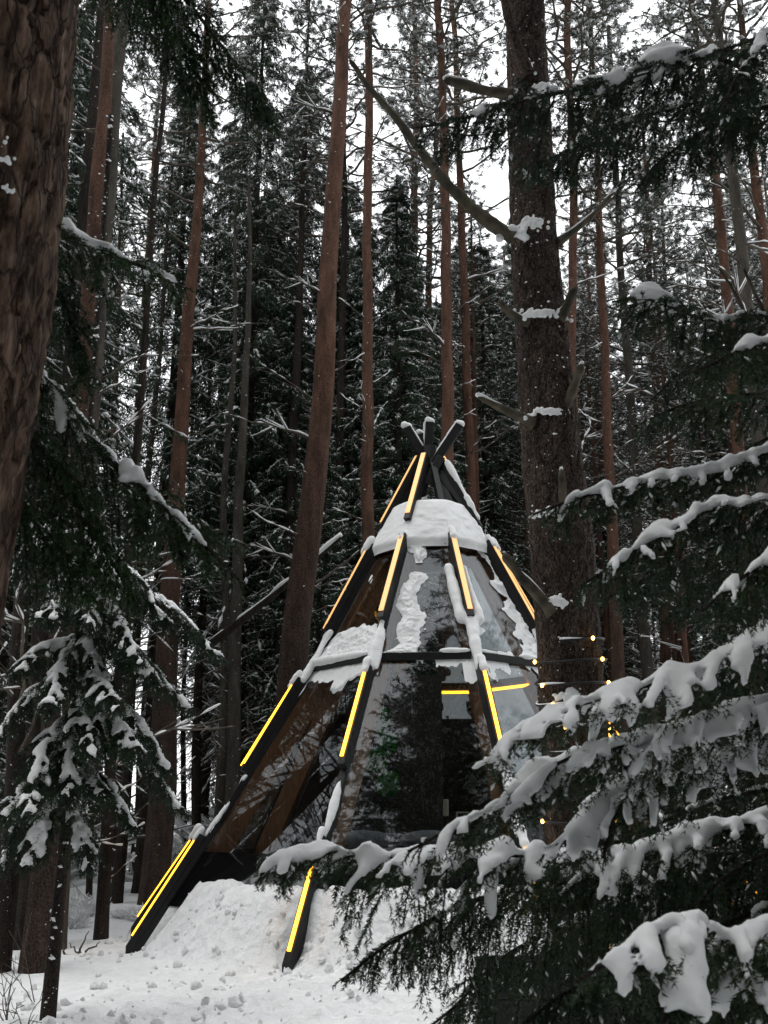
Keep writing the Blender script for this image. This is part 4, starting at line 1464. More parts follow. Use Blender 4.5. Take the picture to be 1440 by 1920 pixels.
rp = [[TX + math.sin(x) * (ZA - z) * TK * .96, TY - math.cos(x) * (ZA - z) * TK * .96, z] for z in (Z1, 6.2) for x in angs[:8]]
j = np.arange(8)
roof_g.add(np.array(rp), [np.stack([j, (j + 1) % 8, 8 + (j + 1) % 8, 8 + j], -1), np.arange(8, 16)[None]])
roof = obj('roof', roof_g.mesh('roof', False, tee_o), M['black_wood'], tee)
tpart('roof_snow', Pc.reshape(-1, 3), F, 'snow', roof, 'stuff', True)

# inside: floor, partition, the light line along the back ring
fl = np.array([[TX + math.sin(x) * 2.9, TY - math.cos(x) * 2.9, z] for z in (.95, .88) for x in angs[:8]])
tpart('deck', fl, [np.arange(8)[None], np.arange(15, 7, -1)[None], np.stack([j, 8 + j, 8 + (j + 1) % 8, (j + 1) % 8], -1)], 'floor_wood')
px0, px1, py0, py1, pz = -.55, at(830, 1400, 14.9)[0], 14.9, 16.1, at(760, 1266, 14.9)[2]
for x0, x1 in ((px0, px0 + .47), (px0 + .474, px0 + .944), (px0 + .948, px1)):
    V, F = box8((x0, py0, .95), (x0, py0, pz), np.array([1., 0, 0]), np.array([0, 1., 0]), 0, 0, .05)
    V = np.array([[x0, py0, .95], [x1, py0, .95], [x1, py0 + .05, .95], [x0, py0 + .05, .95], [x0, py0, pz], [x1, py0, pz], [x1, py0 + .05, pz], [x0, py0 + .05, pz]])
    tpart('partition_panel', V, F, 'wall_board', bev=.003)
V = np.array([[px1 - .05, py0 + .053, .95], [px1, py0 + .053, .95], [px1, py1, .95], [px1 - .05, py1, .95], [px1 - .05, py0 + .053, pz], [px1, py0 + .053, pz], [px1, py1, pz], [px1 - .05, py1, pz]])
tpart('partition_panel', V, F, 'wall_board', bev=.003)
V = np.array([[px0, py0 + .053, pz - .06], [px1 - .053, py0 + .053, pz - .06], [px1 - .053, py1, pz - .06], [px0, py1, pz - .06], [px0, py0 + .053, pz - .004], [px1 - .053, py0 + .053, pz - .004], [px1 - .053, py1, pz - .004], [px0, py1, pz - .004]])
tpart('partition_lid', V, F, 'wall_board')
for i in (4, 5):
    a, b = ringpt(i, Z2 + .0, .24), ringpt(i + 1, Z2 + .0, .24)
    if i == 5:
        b = a + (b - a) * .8
    d = norm(b - a)
    V, F = box8(a, b, np.array([0, 0, 1.]), norm(np.cross(d, np.array([0, 0, 1.]))), .04, -.02, .02)
    tpart('light_line', V, F, 'led')
# dark lining of the back wall below the light line
for i in (3, 4, 5, 6, 7):
    zt_ = Z2 - .35 if i != 4 else 2.95
    c = [ringpt(i, zt_, .36), ringpt(i + 1, zt_, .36), ringpt(i + 1, .95, .36), ringpt(i, .95, .36)]
    V = np.array(c + [p + norm(np.array([TX, TY, 0]) - p * [1, 1, 0]) * .04 for p in c])
    F = np.array([[3, 2, 1, 0], [4, 5, 6, 7], [0, 1, 5, 4], [1, 2, 6, 5], [2, 3, 7, 6], [3, 0, 4, 7]])
    if i in (5, 6):
        tpart('back_lining', V, F, 'wall_board')


def lump(c, r, seed, sq=(1, 1, 1), amp=.18, f=3.0):
    n1, n2 = 22, 14
    th, ph = np.meshgrid(np.linspace(0, 2 * np.pi, n1, endpoint=False), np.linspace(.02, np.pi - .02, n2), indexing='ij')
    d = np.stack([np.sin(ph) * np.cos(th), np.sin(ph) * np.sin(th), np.cos(ph)], -1)
    rr = r * (1 + amp * fbm(d[..., 0] * f + d[..., 2] * 1.7 + seed, d[..., 1] * f + d[..., 2] * 2.3, 3, seed))
    V = np.asarray(c) + d * rr[..., None] * np.asarray(sq)
    i = np.arange(n1)[:, None] * n2; i2 = ((np.arange(n1) + 1) % n1)[:, None] * n2; jj = np.arange(n2 - 1)[None]
    return V.reshape(-1, 3), np.stack([i + jj, i + jj + 1, i2 + jj + 1, i2 + jj], -1).reshape(-1, 4)


mo = at(715, 1400, 14.86)
moss = thing('moss_picture', 'green moss cushions hung on the dark partition inside the glass', 'wall decoration', mo)
for k, (u, v_, r) in enumerate([(708, 1355, .15), (716, 1340, .11), (727, 1392, .15), (722, 1408, .10), (700, 1420, .14), (712, 1436, .10), (690, 1440, .09), (728, 1468, .16), (722, 1478, .10)]):
    V, F = lump(at(u, v_, 14.86), r, k, (1, .35, 1), .35, 4)
    obj('moss_cushion', Geo().add(V, F).mesh('moss_cushion', True, mo), M['moss'], moss)

bd = np.array([-.2, 13.6, .955])
bed = thing('bed', 'low bed with grey bedding behind the front glass of the teepee', 'bed', bd)
V, F = box8((-.9, 13.7, .955), (-.9, 13.7, 1.12), np.array([1., 0, 0]), np.array([0, 1., 0]), 0, 0, 1)
V = np.array([[-1.2, 13.0, .955], [1.4, 13.0, .955], [1.4, 14.6, .955], [-1.2, 14.6, .955], [-1.2, 13.0, 1.1], [1.4, 13.0, 1.1], [1.4, 14.6, 1.1], [-1.2, 14.6, 1.1]])
bevel_obj(obj('bed_frame', Geo().add(V, F).mesh('bed_frame', False, bd), M['brown_wood'], bed), .01)
n1 = 40
uu, vv = np.meshgrid(np.linspace(0, 1, n1), np.linspace(0, 1, n1), indexing='ij')
zz = 1.13 + .20 * (np.minimum(np.minimum(uu, 1 - uu), np.minimum(vv, 1 - vv)).clip(0, .06) / .06) ** .5 + .03 * fbm(uu * 5, vv * 4, 3, 3)
V = np.stack([-1.16 + 2.52 * uu, 13.04 + 1.5 * vv, zz], -1)
ii = (np.arange(n1 - 1) * n1)[:, None] + np.arange(n1 - 1)[None]
obj('duvet', Geo().add(V, np.stack([ii, ii + n1, ii + n1 + 1, ii + 1], -1).reshape(-1, 4)).mesh('duvet', True, bd), M['cloth_grey'], bed)
for k, (x, lab) in enumerate(((-.25, 'grey pillow on the bed, nearer the lit leg, seen through the glass'), (.55, 'grey pillow on the bed right of the front pole, seen through the glass'))):
    V, F = lump((x, 13.3, 1.42), .36, k + 3, (1, .7, .36), .12, 2)
    tag(obj('pillow', Geo().add(V, F).mesh('pillow', True, (x, 13.3, 1.42)), M['cloth_grey'], loc=(x, 13.3, 1.42)), lab, 'pillow', 'pillows on the bed')
# two small pale things standing inside
c0 = at(836, 1530, 14.4); c1 = at(836, 1500, 14.4)
V, F = tube(np.array([c0, c0 * .9 + c1 * .1, c1, c1 + [0, 0, .01]]), np.array([.036, .038, .036, .03]), 16)
cd = thing('candle', 'cream pillar candle standing inside the glass by the dark opening', 'candle', c0)
obj('wax', Geo().add(V, F).mesh('wax', False, c0), M['cream'], cd)
V, F = tube(np.array([c1, c1 + [0, 0, .03]]), .004, 5)
obj('wick', Geo().add(V, F).mesh('wick', False, c0), M['wire'], cd)
c0 = at(868, 1535, 14.4)
V, F = box8(c0 - [.08, 0, 0], c0 + [.08, 0, 0], np.array([0, 0, 1.]), np.array([0, 1., 0]), .2, 0, .1)
pf = thing('photo_frame', 'small cream frame standing inside the glass beside the candle', 'frame', c0)
for (a_, b_) in (((-.09, -.09), (.09, -.07)), ((-.09, .07), (.09, .09)), ((-.09, -.068), (-.068, .068)), ((.068, -.068), (.09, .068))):
    V = np.array([[c0[0] + x, c0[1] + y, c0[2] + z] for y in (0, .03) for (x, z) in ((a_[0], a_[1]), (b_[0], a_[1]), (b_[0], b_[1]), (a_[0], b_[1]))])
    obj('frame_bar', Geo().add(V, F).mesh('frame_bar', False, c0), M['cream'], pf)
V = np.array([[c0[0] + x, c0[1] + y, c0[2] + z] for y in (.012, .028) for (x, z) in ((-.066, -.066), (.066, -.066), (.066, .066), (-.066, .066))])
obj('frame_back', Geo().add(V, F).mesh('frame_back', False, c0), M['wall_board'], pf)

# ------------------------------------------------------------------ the hut across the clearing
h0 = at(203, 1600, 58); h0[2] = gz(h0[0], h0[1])
hut = thing('hut', 'small dark hut with a snowy roof far across the bright clearing', 'hut', h0)


def bx(x0, x1, y0, y1, z0, z1):
    V = np.array([[x0, y0, z0], [x1, y0, z0], [x1, y1, z0], [x0, y1, z0], [x0, y0, z1], [x1, y0, z1], [x1, y1, z1], [x0, y1, z1]])
    return V, np.array([[3, 2, 1, 0], [4, 5, 6, 7], [0, 1, 5, 4], [1, 2, 6, 5], [2, 3, 7, 6], [3, 0, 4, 7]])


for k in range(4):
    V, F = bx(-.8, .8, 0, 1.6, .05 + k * .28, .31 + k * .28)
    obj('wall_log', Geo().add(V, F).mesh('wall_log'), M['hut_wood'], hut)
V = np.array([[-1, -.2, 1.2], [1, -.2, 1.2], [1, 1.8, 1.2], [-1, 1.8, 1.2], [-1, .8, 1.75], [1, .8, 1.75]])
ro = obj('roof', Geo().add(V, [np.array([[0, 1, 5, 4], [2, 3, 4, 5], [3, 2, 1, 0]]), np.array([[0, 4, 3], [1, 2, 5]])]).mesh('hut_roof'), M['hut_wood'], hut)
V2 = V + [0, 0, .03]; V3 = V2 + [0, 0, .22]
obj('snow', Geo().add(np.concatenate([V2, V3]), [np.array([[6, 7, 11, 10], [8, 9, 10, 11], [0, 1, 7, 6], [1, 5, 11, 7], [5, 2, 8, 11], [2, 3, 9, 8], [3, 4, 10, 9], [4, 0, 6, 10]])]).mesh('hut_snow', True), M['snow'], ro, kind='stuff')

# ------------------------------------------------------------------ big trunk in front of the teepee
BY = 8.0


def upper_trunk(g, p, r, top):
    p = np.asarray(p, float)
    u, _, _ = trunk_geo(np.array([p - [0, 0, .1], p * [1, 1, 0] + [0, 0, top]]), np.array([r, .04]), 20, .3, seed=9)
    g.add(np.concatenate(u.V), u.F)


W, R = trunk_line([(984, 0, 84), (1000, 440, 97), (1032, 820, 113), (1050, 1000, 120), (1066, 1200, 117), (1074, 1330, 118)][::-1], BY, H=10.5)
bb = np.array([W[0][0], BY, gz(W[0][0], BY)])
big = thing('spruce_tree', 'large scarred trunk with broken snowy stubs wound with fairy lights before the teepee', 'tree', bb)
bul = []
tg, BC, BR = trunk_geo(W, R, 140, .025, (.08, .17, .014), 3, .12, ())
upper_trunk(tg, BC[-1], BR[-1] * .97, 22)
obj('trunk', tg.mesh('big_trunk', True, bb), M['bark_big'], big)
g2 = Geo().add(*specks(BC, BR + .010, 420, .014, 8))
obj('bark_snow', g2.mesh('bark_snow', True, bb), M['snow'], big, kind='stuff')
PXB = BY / FPX / CP


def snow_line(P, s, rad, amount, seed, h, lump_=1.0, thr=.0, f=6.0, zs=1.0):
    nzz = vnoise(s * f + seed, s * 0 + seed * 1.7, seed)
    ok = nzz + .5 > thr
    rs = amount * (.6 + lump_ * (nzz + .3).clip(0, 1))
    C = P + np.stack([0 * s, 0 * s, rad * .75 + rs * .35], -1)
    return C[ok], rs[ok]


STUBS = [
    ([(962, 446), (905, 408), (845, 352), (785, 278), (735, 213), (694, 168), (668, 130), (654, 112)], 15, 6, -.32),
    ([(960, 178), (905, 168), (870, 158), (832, 149)], 14, 9, -.22),
    ([(990, 140), (970, 85), (955, 40), (942, -10)], 14, 9, -.30),
    ([(1046, 455), (1092, 420), (1125, 390), (1155, 355)], 9, 3, -.12),
    ([(990, 606), (968, 594), (950, 580), (936, 562)], 10, 7, -.22),
    ([(1048, 600), (1060, 580), (1070, 558), (1080, 538)], 12, 10, -.22),
    ([(1000, 792), (965, 776), (930, 760), (896, 744)], 12, 6, -.22),
    ([(1054, 778), (1066, 750), (1078, 720), (1092, 682)], 12, 8, -.22),
    ([(1056, 972), (1056, 940), (1055, 910), (1053, 880)], 9, 6, -.27),
    ([(1036, 1146), (1010, 1118), (975, 1080), (944, 1038)], 13, 8, -.25),
]
for k, (px, r0, r1, dy) in enumerate(STUBS):
    n = len(px)
    Pp = np.array([at(u, v_, BY + dy * (.6 + .8 * i / n) - .02) for i, (u, v_) in enumerate(px)])
    P2, s2 = resample(Pp, .02)
    rr = np.linspace(r0, r1, len(P2)) * PXB * .92 * (1 + .32 * fbm(s2 * 7, s2 * 0, 3, k))
    P2 = P2 + np.stack([fbm(s2 * 4, s2 * 0 + 3, 3, k), 0 * s2, fbm(s2 * 4, s2 * 0 + 9, 3, k)], -1) * .008
    rr[-2:] *= [.8, .35]
    rr[:3] *= [1.35, 1.2, 1.08]
    st = obj('broken_branch', Geo().add(*tube(P2, rr, 10)).mesh('broken_branch', True, bb), M['dead_branch' if k not in (2,) else 'bark_big'], big)
    Cs, Rs = snow_line(P2, s2, rr, .022 if k else .020, k + 5, .012, 1.0, .25 if k else .18, 4.0)
    nb_ = 10 if k == 0 else 6
    q = np.random.default_rng(k)
    nb_ *= 4
    pb = P2[0] + q.normal(0, 1, (nb_, 3)) * [.055, .025, .020] + np.array([.01, -.01, .05])
    pb[:, 2] -= abs(pb[:, 0] - P2[0][0]) * .35
    rb_ = q.uniform(.010, .026, nb_) * (1.5 if k == 0 else 1)
    if k in (2, 3):
        pb, rb_ = pb[:3], rb_[:3]
    V, F = snow_blobs(np.concatenate([Cs, pb]), np.concatenate([Rs, rb_]), .011, .8)
    obj('snow', Geo().add(V, F).mesh('stub_snow', True, bb), M['snow'], st, kind='stuff')
# small twig scars on the long stub
for (u, v_, du, dv) in ((770, 300, -18, 6), (838, 392, -22, 0), (880, 395, -16, 4)):
    a = at(u, v_, BY - .3); b = at(u + du, v_ + dv, BY - .32)
    obj('twig', Geo().add(*tube(np.array([a, (a + b) / 2 + [0, 0, .01], b]), np.array([.014, .011, .007]), 6)).mesh('twig', True, bb), M['dead_branch'], big)
# ledges of snow held by bark and old knots
LEDGE = [(1000, 415, 42, 26), (1010, 585, 50, 18), (1030, 770, 40, 12), (1040, 960, 60, 16), (1048, 1125, 26, 18), (988, 118, 16, 20), (1075, 1300, 44, 18), (1020, 160, 26, 14), (1012, 330, 14, 8)]
lp, lr = [], []
q = np.random.default_rng(5)
for (u, v_, w, hgt) in LEDGE:
    for _ in range(int(40 + 2 * w)):
        du = q.normal(0, w * .36); dv = q.normal(0, hgt * .24) + abs(du) / w * hgt * .5
        lp.append(at(u + du, v_ + dv, BY - math.sqrt(max(.02, .235 ** 2 - ((u + du - np.interp(v_, [0, 440, 820, 1000, 1300], [984, 1000, 1032, 1050, 1073])) * PXB) ** 2)) - .005))
        lr.append(q.uniform(.007, .018))
V, F = snow_blobs(np.array(lp), np.array(lr), .006)
obj('ledge_snow', Geo().add(V, F).mesh('ledge_snow', True, bb), M['snow'], big, kind='stuff')

# fairy lights
sl = thing('fairy_lights', 'string of warm fairy lights on a black cable wound round the large trunk', 'string lights', bb)


def trunk_c(z):
    k = np.interp(z, BC[:, 2], np.arange(len(BC)))
    i0 = int(min(k, len(BC) - 2)); t = k - i0
    return BC[i0] * (1 - t) + BC[i0 + 1] * t, BR[i0]


turns, z_hi, z_lo = 16, at(1050, 1190, BY - .2)[2], .35
n = turns * 40
aa = np.linspace(0, turns * 2 * np.pi, n) - 2.0
zz = z_hi - (z_hi - z_lo) * np.linspace(0, 1, n) + .05 * np.sin(aa + 1) + .02 * fbm(aa * .6, aa * 0, 2, 2)
Wr = np.array([trunk_c(z)[0] + np.array([math.cos(a), math.sin(a), 0]) * (trunk_c(z)[1] + .018) for a, z in zip(aa, zz)])
obj('cable', Geo().add(*tube(Wr, .010, 5)).mesh('cable', True, bb), M['wire'], sl)
rs = np.clip(vnoise(np.arange(n) * .13, np.zeros(n), 6) * .03, .0005, .012)
obj('snow', Geo().add(*tube(Wr + np.stack([0 * rs, 0 * rs, .004 + rs], -1), rs, 5)).mesh('cable_snow', True, bb), M['snow'], sl, kind='stuff')
for k in range(6, n, 14):
    p = Wr[k]
    c, r = trunk_c(p[2])
    if p[1] > c[1] + .12:
        continue
    o = norm((p - c) * [1, 1, 0])
    V, F = lump(p + o * .016, .013, k, (1, 1, 1.2), .0)
    obj('bulb', Geo().add(V, F).mesh('bulb', True, bb), M['bulb'], sl)

# ------------------------------------------------------------------ spruce boughs close to the camera
def bough(root, o0, pts, seed, lat=.30, hang=.0, rad=.012, snow=1.0, dens=470, nl=.0145, nw=.0019, needle='needle', wood='bark_spruce',
          humps=(), droop=.45, vox=.0106, start=.12, lat_step=.056, tip_keep=.75, snow_lat=.55, pad=0):
    q = np.random.default_rng(seed)
    W = np.array([at(*p) for p in pts])
    A, s = resample(W, .02)
    L = s[-1]
    T = norm(np.gradient(A, axis=0))
    S = norm(np.cross(T, np.array([0, 0, 1.])))
    rr = rad * (1 - .82 * s / L) + .0016
    b = obj('branch', Geo().add(*tube(A, rr, 6)).mesh('bough', True, o0), M[wood], root)
    # side shoots
    sp = np.arange(start * L, L, lat_step)
    sp = np.repeat(sp, 2) + q.uniform(-.4, .4, len(sp) * 2) * lat_step
    sp = sp.clip(0, L * .995)
    sd = np.where(np.arange(len(sp)) % 2 == 0, 1., -1.)
    kind_h = np.zeros(len(sp), bool)
    if hang > 0:
        hp = np.arange(start * L, L * .97, lat_step * .8)
        hp = (hp + q.uniform(-.5, .5, len(hp)) * lat_step).clip(0, L)
        sp = np.concatenate([sp, hp]); sd = np.concatenate([sd, q.choice([-1., 1.], len(hp))])
        kind_h = np.concatenate([kind_h, np.ones(len(hp), bool)])
    m = len(sp)
    fi = np.interp(sp, s, np.arange(len(s)))
    i0 = np.minimum(fi.astype(int), len(s) - 2)
    f = (fi - i0)[:, None]
    B = A[i0] * (1 - f) + A[i0 + 1] * f
    t_, s_ = T[i0], S[i0]
    rem = L - sp
    ln = np.minimum(lat, .07 + rem * tip_keep) * q.uniform(.55, 1.1, m) * (1 - .25 * sp / L)
    ln = np.where(kind_h, np.minimum(hang, .05 + rem * .6) * q.uniform(.45, 1.1, m), ln)
    d0 = norm(t_ * q.uniform(.55, 1.0, (m, 1)) + s_ * sd[:, None] * q.uniform(.5, 1.0, (m, 1)) + np.array([0, 0, -1.]) * q.uniform(.0, .55, (m, 1)))
    dh = norm(t_ * q.uniform(.1, .55, (m, 1)) + s_ * sd[:, None] * q.uniform(.0, .45, (m, 1)) + np.array([0, 0, -1.]) * q.uniform(.7, 1.2, (m, 1)))
    d0 = np.where(kind_h[:, None], dh, d0)
    K = 8
    k = np.linspace(0, 1, K)
    bend = (droop * q.uniform(.5, 1.3, m))[:, None] * k[None]
    D = norm(d0[:, None] + np.array([0, 0, -1.]) * bend[..., None] + np.cumsum(q.normal(0, .06, (m, K, 3)), 1))
    seg = D * (ln / (K - 1))[:, None, None]
    P1 = B[:, None] + np.concatenate([np.zeros((m, 1, 3)), np.cumsum(seg[:, :-1], 1)], 1)
    # second order shoots
    m2 = 11
    t2 = np.linspace(.16, .92, m2)[None] + q.uniform(-.04, .04, (m, m2))
    f2 = t2 * (K - 1); j0 = np.minimum(f2.astype(int), K - 2); fr = (f2 - j0)[..., None]
    ar = np.arange(m)[:, None]
    B2 = P1[ar, j0] * (1 - fr) + P1[ar, j0 + 1] * fr
    tt = D[ar, j0]
    sid = norm(np.cross(tt, np.array([0, 0, 1.]) + q.normal(0, .25, tt.shape))) * np.where(np.arange(m2) % 2 == 0, 1, -1)[None, :, None]
    l2 = (ln[:, None] * .46 * (1.05 - t2) + .022) * q.uniform(.6, 1.15, (m, m2))
    d2 = norm(tt * .85 + sid * q.uniform(.5, .9, (m, m2, 1)) + np.array([0, 0, -1.]) * .18)
    keep2 = (ln[:, None] * np.ones((1, m2)) > .09).ravel()
    kk = np.linspace(0, 1, 4)
    P2 = B2[:, :, None] + d2[:, :, None] * (l2[..., None] * kk)[..., None] + np.array([0, 0, -1.]) * (.22 * l2[..., None] * kk ** 2)[..., None]
    P2 = P2.reshape(-1, 4, 3)[keep2]
    # wood of the shoots
    gw = Geo()
    kq = [0, 2, 4, 7]
    gw.add(*multi_tube(P1[:, kq], (.0032 * (1 - .7 * k[kq]))[None] * np.ones((m, 1)), 3))
    
    obj('twigs', gw.mesh('bough_twigs', True, o0), M[wood], b, kind='stuff')
    # needles
    segs = []
    for PP in (P1, P2):
        segs.append(np.stack([PP[:, :-1].reshape(-1, 3), PP[:, 1:].reshape(-1, 3)], 1))
    i1 = int(len(A) * .55)
    segs.append(np.stack([A[i1:-1], A[i1 + 1:]], 1))
    sg = np.concatenate(segs)
    sl_ = np.linalg.norm(sg[:, 1] - sg[:, 0], axis=1)
    cnt = np.floor(sl_ * dens + q.random(len(sl_))).astype(int)
    rep = np.repeat(np.arange(len(sg)), cnt)
    tt = q.random(len(rep))[:, None]
    c = sg[rep, 0] * (1 - tt) + sg[rep, 1] * tt
    d = norm(sg[rep, 1] - sg[rep, 0])
    r_ = q.normal(0, 1, c.shape)
    r_ = norm(r_ - (r_ * d).sum(1, keepdims=True) * d)
    nd = norm(d * q.uniform(.45, .95, (len(c), 1)) + r_ * .8)
    ww = norm(np.cross(nd, q.normal(0, 1, nd.shape))) * nw
    V = np.stack([c - ww, c + ww, c + nd * (nl * q.uniform(.7, 1.15, (len(c), 1)))], 1).reshape(-1, 3)
    drop = (c[:, 0] > .42 * c[:, 1] + .02) | (c[:, 0] < -.46 * c[:, 1])
    V = V.reshape(-1, 3, 3)[~(drop & (q.random(len(c)) < .6))].reshape(-1, 3)
    obj('needles', Geo().add(V, np.arange(len(V)).reshape(-1, 3)).mesh('bough_needles', False, o0), M[needle], b, kind='stuff')
    # snow
    if snow > 0:
        sP, sR = [], []
        ss = np.arange(0, L, .010)
        Aa = np.stack([np.interp(ss, s, A[:, j]) for j in range(3)], 1)
        nz1 = .6 * fbm(ss * 3.2 + seed * 5.3, ss * 0 + seed, 2, seed) + .8 * fbm(ss * 13 + seed * 5.3, ss * 0 + seed, 3, seed + 1)
        R1 = snow * .0165 * q.uniform(.8, 1.2, len(ss)) * (1.0 + 1.0 * nz1.clip(-.6, .38)) * (1.05 - .45 * ss / L) * (1 - .6 * (ss / L) ** 6)
        ok = nz1 > (-.42 if snow < 1.15 else -.75)
        sP.append((Aa + np.stack([0 * ss, 0 * ss, np.interp(ss, s, rr) * .6 + R1 * .45], -1))[ok]); sR.append(R1[ok])
        # snow fingers on the shoots that do not hang too steeply
        K2 = 26
        kf = np.linspace(0, 1, K2)
        fi = kf * (K - 1); j0 = np.minimum(fi.astype(int), K - 2); fr = (fi - j0)[None, :, None]
        Pf = P1[:, j0] * (1 - fr) + P1[:, j0 + 1] * fr
        slope = -D[:, j0, 2]
        ext = q.uniform(-.3, .28, m)
        for w in (-1., 1.):
            ids = np.where((sd == w) & ~kind_h)[0]
            ids = ids[np.argsort(sp[ids])]
            last = -1.0
            for j_ in ids:
                if sp[j_] - last > q.uniform(.5, 1.5) * .032 / max(snow_lat, .1):
                    ext[j_] = q.uniform(.7, 1.05); last = sp[j_]
        hi_ = kind_h & (q.random(m) < .22 * snow_lat / .5)
        ext[hi_] = q.uniform(.2, .5, hi_.sum())
        nzz = vnoise(kf[None] * 4 + np.arange(m)[:, None] * 3.7, np.full((m, K2), seed * 1.3), seed + 2)
        good = (kf[None] < ext[:, None]) & (nzz > -.30) & (slope < .95 + .15 * q.random((m, 1))) 
        R2 = snow * q.uniform(.78, 1.2, (m, K2)) * (.0126 * (1 + .9 * nzz.clip(-.4, .5)) * (1.15 - .62 * kf[None]) * (ln[:, None] / lat).clip(.55, 1.1))
        Cf = Pf + np.stack([0 * R2, -R2 * .75 - .004, R2 * .85 + .004], -1)
        sP.append(Cf[good]); sR.append(R2[good])
        # on second order shoots near the stem
        g2 = (t2 < ext[:, None] * .97) & (q.random((m, m2)) < .88) & (ext[:, None] > .5)
        g2 = g2.ravel()[keep2]
        if g2.any():
            Q = P2[g2]
            ex2 = q.uniform(.55, 1.0, (len(Q), 1))
            for t in np.linspace(.08, 1, 7):
                C = Q[:, 0] + (Q[:, 3] - Q[:, 0]) * t * ex2
                C[:, 2] += .1 * np.linalg.norm(Q[:, 3] - Q[:, 0], axis=1) * t * (1 - t) * 2
                R3 = snow * .0090 * (1.1 - .5 * t) * q.uniform(.85, 1.15, len(C))
                sP.append(C + np.stack([0 * R3, -R3 * .6 - .005, R3 * .8 + .005], -1)); sR.append(R3)
        for (u, v_, r_h) in humps:
            kx = int(np.argmin([abs(project(p)[0] - u) + abs(project(p)[1] - v_) * .6 for p in Aa]))
            n_h = 170
            a1 = q.uniform(0, 6.28, n_h); r1 = np.sqrt(q.random(n_h))
            hz = r_h * 1.15 * (1 - r1 ** 2) * q.uniform(.1, 1, n_h) * (1 + .25 * vnoise(np.cos(a1) * r1 * 2 + seed, np.sin(a1) * r1 * 2, seed))
            off = T[min(kx * len(T) // len(Aa), len(T) - 1)] * [1, 1, .6] * (np.cos(a1) * r1 * r_h * 1.5)[:, None] + np.stack([0 * a1, np.sin(a1) * r1 * r_h, hz], -1)
            sP.append(Aa[kx] + off); sR.append(r_h * q.uniform(.14, .26, n_h))
        if pad:
            # broad pads where neighbouring shoots carry one sheet of snow
            side_ids = [np.where((sd == w) & ~kind_h)[0] for w in (-1., 1.)]
            for _ in range(pad):
                ids = side_ids[q.integers(0, 2)]
                ids = ids[np.argsort(sp[ids])]
                ids = ids[sp[ids] < .72 * L]
                j = q.integers(0, len(ids) - 1)
                a_, b_ = P1[ids[j]], P1[ids[j + 1]]
                kmax = q.integers(4, K)
                for t in np.linspace(0, 1, 7):
                    c = (a_ * (1 - t) + b_ * t)[:kmax]
                    c = np.concatenate([c, (c[1:] + c[:-1]) / 2])
                    sP.append(c + [0, 0, .012] + q.normal(0, .003, c.shape)); sR.append(snow * q.uniform(.008, .014, len(c)))
        V, F = snow_blobs(np.concatenate(sP), np.concatenate(sR), vox)
        w_ = vox * .55 * fbm(V[:, 0] * 55 + V[:, 1] * 25, V[:, 2] * 60 + V[:, 1] * 25, 4, seed)
        V = V + np.stack([w_, w_, w_ * 1.2], -1)
        # crumbs of snow caught on the small shoots
        cr_ = np.where(q.random(len(P2)) < .16)[0]
        if len(cr_):
            tq = q.uniform(.1, .9, (len(cr_), 1))
            Cq = P2[cr_, 0] * (1 - tq) + P2[cr_, 3] * tq
            zq = snow ** .5 * q.uniform(.0025, .0075, len(cr_))
            V2, F2 = octas(Cq + [0, 0, .003], P2[cr_, 3] - P2[cr_, 0], zq * q.uniform(1.2, 3.2, len(cr_)), zq, zq * .8)
            cg = Geo().add(V2, F2)
            obj('snow_crumbs', cg.mesh('snow_crumbs', True, o0), M['snow'], b, kind='stuff')
        obj('snow', Geo().add(V, F).mesh('bough_snow', True, o0), M['snow'], b, kind='stuff')
    return b


